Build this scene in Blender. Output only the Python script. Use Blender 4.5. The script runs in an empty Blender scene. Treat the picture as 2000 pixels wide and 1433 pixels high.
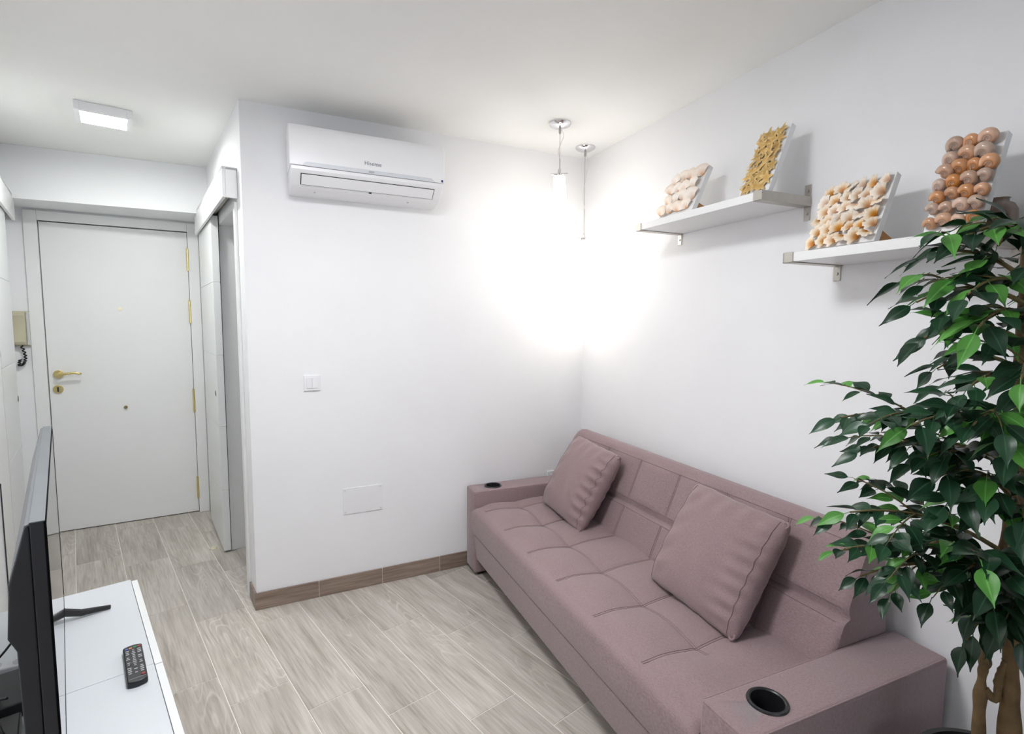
import bpy, bmesh, math, random
from mathutils import Matrix, Vector
R = math.radians
scene = bpy.context.scene
C = scene.collection

# ------------------------------------------------------------------ camera
F_PX = 1018.09
PITCH, ROLL, HEAD = R(4.8743), R(0.3509), R(63.5)
CAM_Z = 1.45
def cam_axes():
    h = Vector((math.cos(HEAD), math.sin(HEAD), 0)); r = Vector((math.sin(HEAD), -math.cos(HEAD), 0)); u = Vector((0, 0, 1))
    fwd = h * math.cos(PITCH) - u * math.sin(PITCH)
    down = -u * math.cos(PITCH) - h * math.sin(PITCH)
    cr, sr = math.cos(ROLL), math.sin(ROLL)
    # image x = cr*right - sr*down ; image y = sr*right + cr*down
    return r * cr - down * sr, r * sr + down * cr, fwd
XR, YD, FW = cam_axes()
cam_data = bpy.data.cameras.new('camera')
cam_data.sensor_fit = 'HORIZONTAL'; cam_data.sensor_width = 36.0
cam_data.lens = F_PX / 2000.0 * 36.0
cam_data.clip_start = 0.02
cam = bpy.data.objects.new('camera', cam_data); C.objects.link(cam)
m = Matrix.Identity(4)
for i in range(3):
    m[i][0] = XR[i]; m[i][1] = -YD[i]; m[i][2] = -FW[i]
m.translation = (0, 0, CAM_Z)
cam.matrix_world = m
scene.camera = cam

# ------------------------------------------------------------------ world, exposure
world = bpy.data.worlds.new('world'); scene.world = world; world.use_nodes = True
bgn = world.node_tree.nodes['Background']
bgn.inputs['Color'].default_value = (0.84, 0.91, 1.0, 1); bgn.inputs['Strength'].default_value = 1.3
scene.view_settings.view_transform = 'Standard'; scene.view_settings.look = 'None'
scene.view_settings.gamma = 1.0; scene.view_settings.use_curve_mapping = False
scene.view_settings.exposure = 2.14
PENDANT_EMIT = 2.6
FILL_LED_EMIT = 10.2  # strength of the added ceiling panel
HALL_EMIT = 28.0

# ------------------------------------------------------------------ materials
def srgb(r, g, b):
    f = lambda c: (c / 255 / 12.92) if c / 255 <= 0.04045 else ((c / 255 + 0.055) / 1.055) ** 2.4
    return (f(r), f(g), f(b), 1)
def mat(name, col, rough=0.5, metal=0.0, spec=0.5, noise=0.0, nscale=8.0, bump=0.0, bscale=200.0, bdist=0.001, coat=0.0, trans=0.0, emit=None, estr=0.0, alpha=None):
    M = bpy.data.materials.new(name); M.use_nodes = True
    nt = M.node_tree; p = nt.nodes['Principled BSDF']
    p.inputs['Base Color'].default_value = col; p.inputs['Roughness'].default_value = rough
    p.inputs['Metallic'].default_value = metal; p.inputs['Specular IOR Level'].default_value = spec
    p.inputs['Coat Weight'].default_value = coat; p.inputs['Transmission Weight'].default_value = trans
    if emit: p.inputs['Emission Color'].default_value = emit; p.inputs['Emission Strength'].default_value = estr
    tc = nt.nodes.new('ShaderNodeTexCoord')
    if noise:
        n = nt.nodes.new('ShaderNodeTexNoise'); n.inputs['Scale'].default_value = nscale; n.inputs['Detail'].default_value = 4
        nt.links.new(tc.outputs['Object'], n.inputs['Vector'])
        r = nt.nodes.new('ShaderNodeValToRGB')
        lo = [max(0, c * (1 - noise)) for c in col[:3]] + [1]; hi = [min(1, c * (1 + noise)) for c in col[:3]] + [1]
        r.color_ramp.elements[0].position = 0.3; r.color_ramp.elements[1].position = 0.7
        r.color_ramp.elements[0].color = lo; r.color_ramp.elements[1].color = hi
        nt.links.new(n.outputs['Fac'], r.inputs['Fac']); nt.links.new(r.outputs['Color'], p.inputs['Base Color'])
    if bump:
        n2 = nt.nodes.new('ShaderNodeTexNoise'); n2.inputs['Scale'].default_value = bscale; n2.inputs['Detail'].default_value = 3
        nt.links.new(tc.outputs['Object'], n2.inputs['Vector'])
        b = nt.nodes.new('ShaderNodeBump'); b.inputs['Strength'].default_value = bump; b.inputs['Distance'].default_value = bdist
        nt.links.new(n2.outputs['Fac'], b.inputs['Height']); nt.links.new(b.outputs['Normal'], p.inputs['Normal'])
    return M
MW = mat('wall_paint', (0.885, 0.885, 0.90, 1), 0.75, spec=0.25, noise=0.012, nscale=3, bump=0.12, bscale=60, bdist=0.002)
MC = mat('ceiling_paint', (0.88, 0.88, 0.865, 1), 0.85, spec=0.2, noise=0.012, nscale=3, bump=0.1, bscale=70, bdist=0.002)
MLAC = mat('white_lacquer', (0.85, 0.85, 0.85, 1), 0.35, noise=0.008, nscale=4)
MLACG = mat('satin_white_lacquer', (0.79, 0.80, 0.80, 1), 0.28, noise=0.008, nscale=4)
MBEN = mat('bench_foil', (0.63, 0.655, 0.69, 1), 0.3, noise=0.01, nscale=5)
MPLA = mat('white_plastic', (0.865, 0.865, 0.885, 1), 0.32, noise=0.006, nscale=6)
MPLB = mat('grey_plastic', (0.62, 0.63, 0.66, 1), 0.4, noise=0.01)  # even grey for screws, caps, outlets and the handset side strip
MGAP = mat('dark_gap', (0.03, 0.03, 0.035, 1), 0.7, noise=0.1)
MGRT = mat('grout', srgb(236, 230, 222), 0.9, noise=0.05, nscale=30)
MBRS = mat('polished_brass', (0.80, 0.67, 0.31, 1), 0.22, metal=1.0, noise=0.04, nscale=20)
MCHR = mat('chrome', (0.72, 0.72, 0.74, 1), 0.08, metal=1.0, noise=0.01)
MSTE = mat('brushed_nickel', (0.45, 0.425, 0.39, 1), 0.40, metal=1.0, noise=0.05, nscale=40)
MBEI = mat('beige_plastic', srgb(196, 190, 164), 0.45, noise=0.03)
MBLK = mat('black_plastic', (0.012, 0.012, 0.014, 1), 0.35, noise=0.1, bump=0.05)
MTVB = mat('tv_back_plastic', (0.020, 0.021, 0.025, 1), 0.45, noise=0.1, bump=0.1, bscale=500)
MTVG = mat('tv_grey_edge', (0.20, 0.215, 0.23, 1), 0.38, metal=0.6, noise=0.04)
MSCR = mat('tv_screen_glass', (0.006, 0.006, 0.008, 1), 0.06, spec=0.6, noise=0.1)
MRUB = mat('black_rubber', (0.015, 0.015, 0.016, 1), 0.6, noise=0.1)
MCAR = mat('brown_cardboard', srgb(188, 138, 88), 0.8, noise=0.06, nscale=25)
MSOIL = mat('dark_soil', (0.03, 0.022, 0.016, 1), 0.95, noise=0.4, nscale=40, bump=0.6, bscale=60, bdist=0.01)
MPOT = mat('black_pot', (0.012, 0.012, 0.013, 1), 0.5, noise=0.15)
MGLS = mat('window_glass', (0.95, 0.97, 1, 1), 0.0, trans=1.0, spec=0.5)
MJAR = mat('brown_glazed_ceramic', srgb(120, 98, 84), 0.12, noise=0.12, nscale=9, coat=0.6)
MRED = mat('red_button', (0.35, 0.03, 0.03, 1), 0.5, noise=0.05)
MGRN = mat('green_button', (0.04, 0.25, 0.10, 1), 0.5, noise=0.05)
MORA = mat('orange_button', (0.55, 0.25, 0.10, 1), 0.5, noise=0.05)
MBLU = mat('blue_button', (0.10, 0.12, 0.45, 1), 0.5, noise=0.05)
MKEY = mat('grey_key', (0.40, 0.40, 0.42, 1), 0.5, noise=0.1)
MINK = mat('grey_ink', (0.16, 0.17, 0.22, 1), 0.5, noise=0.05)
MLBL = mat('navy_label', (0.03, 0.04, 0.16, 1), 0.4, noise=0.1)
MPEND = mat('lit_opal_glass', (0.9, 0.9, 0.88, 1), 0.3, noise=0.005, emit=(1.0, 0.955, 0.87, 1), estr=PENDANT_EMIT)
MLED = mat('fill_led_diffuser', (0.9, 0.9, 0.9, 1), 0.4, noise=0.005, emit=(0.97, 0.98, 1.0, 1), estr=FILL_LED_EMIT)
MHAL = mat('lit_hall_diffuser', (0.9, 0.9, 0.9, 1), 0.4, noise=0.005, emit=(0.97, 1.0, 0.97, 1), estr=HALL_EMIT)

def fabric(name, c0, c1):
    M = bpy.data.materials.new(name); M.use_nodes = True; nt = M.node_tree; p = nt.nodes['Principled BSDF']
    p.inputs['Roughness'].default_value = 0.9; p.inputs['Specular IOR Level'].default_value = 0.15
    p.inputs['Sheen Weight'].default_value = 0.25; p.inputs['Sheen Roughness'].default_value = 0.5
    tc = nt.nodes.new('ShaderNodeTexCoord')
    outs = []
    for sx, sy, sz in ((900, 120, 900), (120, 900, 120)):
        mp = nt.nodes.new('ShaderNodeMapping'); mp.inputs['Scale'].default_value = (sx, sy, sz)
        n = nt.nodes.new('ShaderNodeTexNoise'); n.inputs['Scale'].default_value = 1; n.inputs['Detail'].default_value = 2
        nt.links.new(tc.outputs['Object'], mp.inputs['Vector']); nt.links.new(mp.outputs['Vector'], n.inputs['Vector']); outs.append(n)
    mx = nt.nodes.new('ShaderNodeMath'); mx.operation = 'ADD'
    nt.links.new(outs[0].outputs['Fac'], mx.inputs[0]); nt.links.new(outs[1].outputs['Fac'], mx.inputs[1])
    half = nt.nodes.new('ShaderNodeMath'); half.operation = 'MULTIPLY'; half.inputs[1].default_value = 0.5
    nt.links.new(mx.outputs[0], half.inputs[0])
    r = nt.nodes.new('ShaderNodeValToRGB'); r.color_ramp.elements[0].position = 0.32; r.color_ramp.elements[1].position = 0.68
    r.color_ramp.elements[0].color = c0; r.color_ramp.elements[1].color = c1
    nt.links.new(half.outputs[0], r.inputs['Fac']); nt.links.new(r.outputs['Color'], p.inputs['Base Color'])
    b = nt.nodes.new('ShaderNodeBump'); b.inputs['Strength'].default_value = 0.35; b.inputs['Distance'].default_value = 0.001
    nt.links.new(half.outputs[0], b.inputs['Height']); nt.links.new(b.outputs['Normal'], p.inputs['Normal'])
    return M
MFAB = fabric('mauve_woven_fabric', (0.225, 0.156, 0.165, 1), (0.360, 0.262, 0.274, 1))
MCUS = fabric('mauve_cushion_fabric', (0.225, 0.154, 0.160, 1), (0.345, 0.246, 0.256, 1))
MTHR = mat('seam_thread', (0.205, 0.142, 0.150, 1), 0.9, noise=0.1, nscale=60)

def wood_tile(name, dark, mid, light, grain_axis=0, lines=1.0):
    M = bpy.data.materials.new(name); M.use_nodes = True; nt = M.node_tree; p = nt.nodes['Principled BSDF']
    p.inputs['Roughness'].default_value = 0.42; p.inputs['Specular IOR Level'].default_value = 0.35
    tc = nt.nodes.new('ShaderNodeTexCoord'); oi = nt.nodes.new('ShaderNodeObjectInfo')
    comb = nt.nodes.new('ShaderNodeCombineXYZ')
    mul = nt.nodes.new('ShaderNodeMath'); mul.operation = 'MULTIPLY'; mul.inputs[1].default_value = 37.0
    nt.links.new(oi.outputs['Random'], mul.inputs[0])
    for k in range(3): nt.links.new(mul.outputs[0], comb.inputs[k])
    addv = nt.nodes.new('ShaderNodeVectorMath'); addv.operation = 'ADD'
    nt.links.new(tc.outputs['Object'], addv.inputs[0]); nt.links.new(comb.outputs[0], addv.inputs[1])
    def stretched(lo, hi, detail, dist=0.0):
        mp = nt.nodes.new('ShaderNodeMapping')
        mp.inputs['Scale'].default_value = (lo, hi, hi)
        n = nt.nodes.new('ShaderNodeTexNoise'); n.inputs['Scale'].default_value = 1; n.inputs['Detail'].default_value = detail
        n.inputs['Distortion'].default_value = dist
        nt.links.new(addv.outputs[0], mp.inputs['Vector']); nt.links.new(mp.outputs['Vector'], n.inputs['Vector'])
        return n
    n1 = stretched(2.0, 16, 5, 0.6); n2 = stretched(6, 110, 4, 0.5); n3 = stretched(1.5, 5, 2)
    # cathedral grain: contour lines of a stretched noise
    n4 = stretched(0.9, 7.0, 1.0, 0.2)
    cm = nt.nodes.new('ShaderNodeMath'); cm.operation = 'MULTIPLY'; cm.inputs[1].default_value = 26.0
    nt.links.new(n4.outputs['Fac'], cm.inputs[0])
    fr = nt.nodes.new('ShaderNodeMath'); fr.operation = 'PINGPONG'; fr.inputs[1].default_value = 0.5
    nt.links.new(cm.outputs[0], fr.inputs[0])
    lr = nt.nodes.new('ShaderNodeValToRGB'); lr.color_ramp.elements[0].position = 0.34; lr.color_ramp.elements[0].color = (0, 0, 0, 1)
    lr.color_ramp.elements[1].position = 0.5; lr.color_ramp.elements[1].color = (1, 1, 1, 1)
    nt.links.new(fr.outputs[0], lr.inputs['Fac'])
    r = nt.nodes.new('ShaderNodeValToRGB'); r.color_ramp.elements[0].position = 0.33; r.color_ramp.elements[0].color = dark
    r.color_ramp.elements[1].position = 0.68; r.color_ramp.elements[1].color = light
    e = r.color_ramp.elements.new(0.5); e.color = mid
    s1 = nt.nodes.new('ShaderNodeMath'); s1.operation = 'MULTIPLY_ADD'; s1.inputs[1].default_value = 0.5
    nt.links.new(n1.outputs['Fac'], s1.inputs[0])
    s2 = nt.nodes.new('ShaderNodeMath'); s2.operation = 'MULTIPLY'; s2.inputs[1].default_value = 0.5
    nt.links.new(n2.outputs['Fac'], s2.inputs[0]); nt.links.new(s2.outputs[0], s1.inputs[2])
    nt.links.new(s1.outputs[0], r.inputs['Fac'])
    # light grain lines, only in patches
    mk = nt.nodes.new('ShaderNodeValToRGB'); mk.color_ramp.elements[0].position = 0.48; mk.color_ramp.elements[1].position = 0.62
    nt.links.new(n3.outputs['Fac'], mk.inputs['Fac'])
    mm = nt.nodes.new('ShaderNodeMath'); mm.operation = 'MULTIPLY'
    nt.links.new(lr.outputs['Color'], mm.inputs[0]); nt.links.new(mk.outputs['Color'], mm.inputs[1])
    m3 = nt.nodes.new('ShaderNodeMath'); m3.operation = 'MULTIPLY'; m3.inputs[1].default_value = 0.36 * lines
    nt.links.new(mm.outputs[0], m3.inputs[0])
    mix = nt.nodes.new('ShaderNodeMix'); mix.data_type = 'RGBA'
    nt.links.new(m3.outputs[0], mix.inputs['Factor']); nt.links.new(r.outputs['Color'], mix.inputs['A'])
    mix.inputs['B'].default_value = [min(1, c * 1.35) for c in light[:3]] + [1]
    # slight tone change from tile to tile
    hs = nt.nodes.new('ShaderNodeHueSaturation')
    vr = nt.nodes.new('ShaderNodeMapRange'); vr.inputs['To Min'].default_value = 0.93; vr.inputs['To Max'].default_value = 1.07
    nt.links.new(oi.outputs['Random'], vr.inputs['Value']); nt.links.new(vr.outputs['Result'], hs.inputs['Value'])
    nt.links.new(mix.outputs['Result'], hs.inputs['Color'])
    nt.links.new(hs.outputs['Color'], p.inputs['Base Color'])
    b = nt.nodes.new('ShaderNodeBump'); b.inputs['Strength'].default_value = 0.15; b.inputs['Distance'].default_value = 0.001
    nt.links.new(n2.outputs['Fac'], b.inputs['Height']); nt.links.new(b.outputs['Normal'], p.inputs['Normal'])
    return M
MTILE = wood_tile('wood_look_tile', srgb(156, 149, 139), srgb(184, 177, 168), srgb(206, 201, 194))
MSKIRT = wood_tile('wood_look_skirting', srgb(112, 95, 85), srgb(140, 122, 110), srgb(164, 147, 134), lines=0.3)

def attr_mat(name, stops, rough=0.45, rnd=0.08, nscale=60, coat=0.0, hue=0.0, bump=0.0):
    """colour runs along the point attribute 'grow' (0 at the apex, 1 at the rim)"""
    M = bpy.data.materials.new(name); M.use_nodes = True; nt = M.node_tree; p = nt.nodes['Principled BSDF']
    p.inputs['Roughness'].default_value = rough; p.inputs['Coat Weight'].default_value = coat
    at = nt.nodes.new('ShaderNodeAttribute'); at.attribute_name = 'grow'
    tc = nt.nodes.new('ShaderNodeTexCoord'); oi = nt.nodes.new('ShaderNodeObjectInfo')
    n = nt.nodes.new('ShaderNodeTexNoise'); n.inputs['Scale'].default_value = nscale; n.inputs['Detail'].default_value = 3
    av = nt.nodes.new('ShaderNodeVectorMath'); av.operation = 'ADD'
    nt.links.new(tc.outputs['Object'], av.inputs[0]); nt.links.new(oi.outputs['Random'], av.inputs[1]); nt.links.new(av.outputs[0], n.inputs['Vector'])
    ms = nt.nodes.new('ShaderNodeMath'); ms.operation = 'MULTIPLY_ADD'; ms.inputs[1].default_value = 0.5; ms.inputs[2].default_value = -0.25
    nt.links.new(n.outputs['Fac'], ms.inputs[0])
    ad = nt.nodes.new('ShaderNodeMath'); ad.operation = 'ADD'; nt.links.new(at.outputs['Fac'], ad.inputs[0]); nt.links.new(ms.outputs[0], ad.inputs[1])
    r = nt.nodes.new('ShaderNodeValToRGB')
    while len(r.color_ramp.elements) < len(stops): r.color_ramp.elements.new(0.5)
    for el, (pos, col) in zip(r.color_ramp.elements, stops): el.position = pos; el.color = col
    nt.links.new(ad.outputs[0], r.inputs['Fac'])
    hs = nt.nodes.new('ShaderNodeHueSaturation')
    v = nt.nodes.new('ShaderNodeMapRange'); v.inputs['To Min'].default_value = 1 - rnd; v.inputs['To Max'].default_value = 1 + rnd
    nt.links.new(oi.outputs['Random'], v.inputs['Value']); nt.links.new(v.outputs['Result'], hs.inputs['Value'])
    if hue:
        wn = nt.nodes.new('ShaderNodeTexWhiteNoise'); wn.noise_dimensions = '1D'; nt.links.new(oi.outputs['Random'], wn.inputs['W'])
        s = nt.nodes.new('ShaderNodeMapRange'); s.inputs['To Min'].default_value = 1 - hue; s.inputs['To Max'].default_value = 1 + hue
        nt.links.new(wn.outputs['Value'], s.inputs['Value']); nt.links.new(s.outputs['Result'], hs.inputs['Saturation'])
    nt.links.new(r.outputs['Color'], hs.inputs['Color']); nt.links.new(hs.outputs['Color'], p.inputs['Base Color'])
    if bump:
        b = nt.nodes.new('ShaderNodeBump'); b.inputs['Strength'].default_value = bump; b.inputs['Distance'].default_value = 0.002
        nt.links.new(n.outputs['Fac'], b.inputs['Height']); nt.links.new(b.outputs['Normal'], p.inputs['Normal'])
    return M
MSNAIL = attr_mat('snail_shell', [(0.0, srgb(96, 66, 52)), (0.18, srgb(206, 180, 160)), (0.3, srgb(150, 108, 84)), (0.62, srgb(196, 142, 104)), (1.0, srgb(206, 166, 138))], 0.28, 0.16, 30, coat=0.3, hue=0.4)
MSTAR = attr_mat('dried_starfish', [(0.0, srgb(214, 168, 92)), (0.5, srgb(236, 200, 132)), (1.0, srgb(246, 224, 172))], 0.8, 0.12, 90, bump=0.6)
MSPIKE = attr_mat('spiky_shell', [(0.0, srgb(182, 112, 70)), (0.3, srgb(222, 170, 118)), (0.6, srgb(242, 222, 196)), (1.0, srgb(246, 236, 224))], 0.55, 0.1, 80, hue=0.35, bump=0.4)
MFAN = attr_mat('pale_fan_shell', [(0.0, srgb(214, 164, 122)), (0.22, srgb(240, 216, 196)), (0.6, srgb(250, 240, 230)), (1.0, srgb(244, 228, 212))], 0.5, 0.06, 40, hue=0.3, bump=0.2)

def leaf_mat(name, c0, c1, rough):
    M = bpy.data.materials.new(name); M.use_nodes = True; nt = M.node_tree; p = nt.nodes['Principled BSDF']
    p.inputs['Roughness'].default_value = rough; p.inputs['Specular IOR Level'].default_value = 0.45
    p.inputs['Subsurface Weight'].default_value = 0.0
    oi = nt.nodes.new('ShaderNodeObjectInfo'); at = nt.nodes.new('ShaderNodeAttribute'); at.attribute_name = 'grow'
    mx = nt.nodes.new('ShaderNodeMix'); mx.data_type = 'RGBA'
    nt.links.new(oi.outputs['Random'], mx.inputs['Factor']); mx.inputs['A'].default_value = c0; mx.inputs['B'].default_value = c1
    vein = nt.nodes.new('ShaderNodeMix'); vein.data_type = 'RGBA'
    rr = nt.nodes.new('ShaderNodeMapRange'); rr.inputs['From Min'].default_value = 0.12; rr.inputs['From Max'].default_value = 0.0; rr.inputs['To Max'].default_value = 0.6
    nt.links.new(at.outputs['Fac'], rr.inputs['Value']); nt.links.new(rr.outputs['Result'], vein.inputs['Factor'])
    nt.links.new(mx.outputs['Result'], vein.inputs['A']); vein.inputs['B'].default_value = [min(1, c * 1.8 + 0.02) for c in c1[:3]] + [1]
    nt.links.new(vein.outputs['Result'], p.inputs['Base Color'])
    tr = nt.nodes.new('ShaderNodeBsdfTranslucent'); nt.links.new(vein.outputs['Result'], tr.inputs['Color'])
    ms = nt.nodes.new('ShaderNodeMixShader'); ms.inputs[0].default_value = 0.14
    nt.links.new(p.outputs[0], ms.inputs[1]); nt.links.new(tr.outputs[0], ms.inputs[2])
    nt.links.new(ms.outputs[0], nt.nodes['Material Output'].inputs['Surface'])
    return M
MLEAF = leaf_mat('mature_leaf', (0.007, 0.032, 0.013, 1), (0.024, 0.078, 0.036, 1), 0.34)
MLEAFY = leaf_mat('young_leaf', (0.055, 0.20, 0.030, 1), (0.11, 0.34, 0.06, 1), 0.42)
MBARK = mat('knobbly_bark', srgb(108, 86, 56), 0.8, noise=0.3, nscale=28, bump=0.7, bscale=45, bdist=0.006)
MTWIG = mat('twig_bark', srgb(112, 98, 62), 0.8, noise=0.25, nscale=30)

# ------------------------------------------------------------------ helpers
class MB:
    def __init__(s): s.v = []; s.f = []; s.g = []
    def add(s, vs, fs, g=None):
        o = len(s.v); s.v += [tuple(v) for v in vs]; s.f += [tuple(o + i for i in f) for f in fs]
        s.g += list(g) if g else [0.0] * len(vs); return s
    def box(s, x0, x1, y0, y1, z0, z1):
        return s.add([(x0, y0, z0), (x1, y0, z0), (x1, y1, z0), (x0, y1, z0), (x0, y0, z1), (x1, y0, z1), (x1, y1, z1), (x0, y1, z1)],
                     [(3, 2, 1, 0), (4, 5, 6, 7), (0, 1, 5, 4), (1, 2, 6, 5), (2, 3, 7, 6), (3, 0, 4, 7)])
    def prism(s, pts, z0, z1):
        """polygon (x,y) counter-clockwise, extruded in z"""
        n = len(pts)
        return s.add([(x, y, z0) for x, y in pts] + [(x, y, z1) for x, y in pts],
                     [tuple(range(n - 1, -1, -1)), tuple(range(n, 2 * n))] + [(i, (i + 1) % n, n + (i + 1) % n, n + i) for i in range(n)])
    def extr(s, prof, x0, x1):
        """profile (y,z) closed, extruded along x"""
        n = len(prof)
        return s.add([(x0, y, z) for y, z in prof] + [(x1, y, z) for y, z in prof],
                     [tuple(range(n)), tuple(range(2 * n - 1, n - 1, -1))] + [(i, n + i, n + (i + 1) % n, (i + 1) % n) for i in range(n)])
    def lathe(s, prof, c=(0, 0, 0), n=32, cap0=True, cap1=True):
        """profile (r,z)"""
        vs = []; fs = []; k = len(prof)
        for r, z in prof:
            for i in range(n):
                a = 2 * math.pi * i / n; vs.append((c[0] + r * math.cos(a), c[1] + r * math.sin(a), c[2] + z))
        for j in range(k - 1):
            for i in range(n):
                fs.append((j * n + i, j * n + (i + 1) % n, (j + 1) * n + (i + 1) % n, (j + 1) * n + i))
        if cap0: fs.append(tuple(range(n - 1, -1, -1)))
        if cap1: fs.append(tuple((k - 1) * n + i for i in range(n)))
        return s.add(vs, fs)
    def tube(s, pts, rad, n=8, cap=True):
        pts = [Vector(p) for p in pts]; m = len(pts)
        rad = rad if isinstance(rad, (list, tuple)) else [rad] * m
        vs = []; fs = []; prev = None
        for i, p in enumerate(pts):
            t = (pts[min(i + 1, m - 1)] - pts[max(i - 1, 0)])
            if t.length < 1e-9: t = Vector((0, 0, 1))
            t.normalize()
            if prev is None:
                a = Vector((0, 0, 1)) if abs(t.z) < 0.9 else Vector((1, 0, 0)); u = t.cross(a).normalized()
            else: u = (prev - t * prev.dot(t)).normalized()
            prev = u; w = t.cross(u)
            for k in range(n):
                a = 2 * math.pi * k / n; vs.append(p + (u * math.cos(a) + w * math.sin(a)) * rad[i])
        for i in range(m - 1):
            for k in range(n): fs.append((i * n + k, i * n + (k + 1) % n, (i + 1) * n + (k + 1) % n, (i + 1) * n + k))
        if cap: fs.append(tuple(range(n - 1, -1, -1))); fs.append(tuple((m - 1) * n + k for k in range(n)))
        return s.add(vs, fs)
    def grid(s, fn, nu, nv, g=None):
        vs = [fn(i / nu, j / nv) for j in range(nv + 1) for i in range(nu + 1)]
        gs = [g(i / nu, j / nv) for j in range(nv + 1) for i in range(nu + 1)] if g else None
        return s.add(vs, [(j * (nu + 1) + i, j * (nu + 1) + i + 1, (j + 1) * (nu + 1) + i + 1, (j + 1) * (nu + 1) + i) for j in range(nv) for i in range(nu)], gs)
    def mesh(s, name, material, smooth=35, grow=False):
        me = bpy.data.meshes.new(name); me.from_pydata(s.v, [], s.f)
        bm = bmesh.new(); bm.from_mesh(me); bmesh.ops.recalc_face_normals(bm, faces=bm.faces); bm.to_mesh(me); bm.free()
        if grow:
            a = me.attributes.new('grow', 'FLOAT', 'POINT'); a.data.foreach_set('value', s.g)
        if material: me.materials.append(material)
        if smooth:
            me.shade_smooth()
            if smooth < 180: me.set_sharp_from_angle(angle=R(smooth))
        me.update(); return me
    def obj(s, name, material, parent=None, bevel=0.0, seg=2, smooth=35, grow=False, sub=0):
        o = bpy.data.objects.new(name, s.mesh(name, material, smooth, grow)); C.objects.link(o)
        if parent: o.parent = parent
        if bevel:
            b = o.modifiers.new('bevel', 'BEVEL'); b.width = bevel; b.segments = seg; b.limit_method = 'ANGLE'; b.angle_limit = R(40); b.harden_normals = True
        if sub:
            q = o.modifiers.new('sub', 'SUBSURF'); q.levels = sub; q.render_levels = sub
        return o
def bx(*a): return MB().box(*a)
def tag(o, label, cat, group=None):
    o['label'] = label; o['category'] = cat
    if group: o['group'] = group
    return o
def structure(o, label=None, cat=None):
    o['kind'] = 'structure'
    if label: o['label'] = label
    if cat: o['category'] = cat
    return o
def empty(name, loc=(0, 0, 0), rz=0.0):
    o = bpy.data.objects.new(name, None); C.objects.link(o); o.location = loc; o.rotation_euler = (0, 0, rz); o.empty_display_size = 0.05; return o
def inst(name, me, parent, loc=(0, 0, 0), rot=None, scale=None, matrix=None):
    o = bpy.data.objects.new(name, me); C.objects.link(o); o.parent = parent
    if matrix is not None: o.matrix_local = matrix
    else:
        o.location = loc
        if rot: o.rotation_euler = rot
        if scale: o.scale = scale
    return o
def text_mesh(body, size, depth=0.0004):
    cu = bpy.data.curves.new('lettering', 'FONT'); cu.body = body; cu.size = size; cu.extrude = depth; cu.align_x = 'CENTER'; cu.align_y = 'CENTER'
    o = bpy.data.objects.new('lettering', cu); C.objects.link(o)
    bpy.context.view_layer.update()
    me = bpy.data.meshes.new_from_object(o.evaluated_get(bpy.context.evaluated_depsgraph_get()))
    bpy.data.objects.remove(o); bpy.data.curves.remove(cu)
    return me

# ------------------------------------------------------------------ plan of the room (metres, camera above the origin)
H = 2.475
YB = 2.822                                   # wall with the air conditioner: y = YB
A = Vector((1.823, 1.042)); RWA = R(86.865)  # right wall passes A, runs away at this angle
E_ = Vector((math.cos(RWA), math.sin(RWA))); N_ = Vector((-math.sin(RWA), math.cos(RWA)))
def wl(s, d, z=0.0):
    p = A + E_ * (s - 1.042) + N_ * d; return Vector((p.x, p.y, z))
def rw_empty(name, s, d, z): return empty(name, wl(s, d, z), RWA)   # local x = along the wall (away), y = out of the wall
HC = Vector((-0.021, YB)); HA = R(99.4)      # hall wall with the sliding door
def hl(s, d, z=0.0):
    e = Vector((math.cos(HA), math.sin(HA))); n = Vector((-math.sin(HA), math.cos(HA))); p = HC + e * s + n * d; return Vector((p.x, p.y, z))
DP = Vector((-0.40, 4.52)); DA = R(4.0)      # wall with the entrance door
def dl(x, d, z=0.0):
    e = Vector((math.cos(DA), math.sin(DA))); n = Vector((math.sin(DA), -math.cos(DA))); p = DP + e * x + n * d; return Vector((p.x, p.y, z))
LP = Vector((-1.267, 4.226)); LA = R(102.3)  # left wall (its pelmet front passes LP)
def ll(s, d, z=0.0):                         # s away from LP, d out of the wall into the room; wall face at d = 0
    e = Vector((math.cos(LA), math.sin(LA))); n = Vector((math.sin(LA), -math.cos(LA))); p = LP + e * s + n * (d - 0.06); return Vector((p.x, p.y, z))
YR = -2.2                                    # rear wall

# ------------------------------------------------------------------ floor of wood-look tiles
fl = structure(bx(-2.3, 2.5, YR - 0.2, 5.2, -0.12, -0.0018).obj('floor', MGRT), 'grey-beige wood-look plank tiles with pale grout', 'floor')
PA = R(103.6); PE = Vector((math.cos(PA), math.sin(PA))); PN = Vector((math.sin(PA), -math.cos(PA)))
PL, PWD, GR = 0.709, 0.2192, 0.0034
def tile_mesh(name, l, w, t, material, c=0.0008):
    a, b = l / 2, w / 2
    mb = MB().add([(-a, -b, -t), (a, -b, -t), (a, b, -t), (-a, b, -t), (-a, -b, -c), (a, -b, -c), (a, b, -c), (-a, b, -c),
                   (-a + c, -b + c, 0), (a - c, -b + c, 0), (a - c, b - c, 0), (-a + c, b - c, 0)],
                  [(3, 2, 1, 0), (8, 9, 10, 11), (0, 1, 5, 4), (1, 2, 6, 5), (2, 3, 7, 6), (3, 0, 4, 7), (4, 5, 9, 8), (5, 6, 10, 9), (6, 7, 11, 10), (7, 4, 8, 11)])
    return mb.mesh(name, material, smooth=0)
tm = tile_mesh('floor_tile', PL - GR, PWD - GR, 0.009, MTILE)
poly = [ll(0.4, -0.2).xy, hl(1.85, -0.15).xy, hl(0.0, -0.3).xy, Vector((2.0, YB + 0.15)), wl(-1.6, -0.1).xy, Vector((-0.2, -1.7))]
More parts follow.
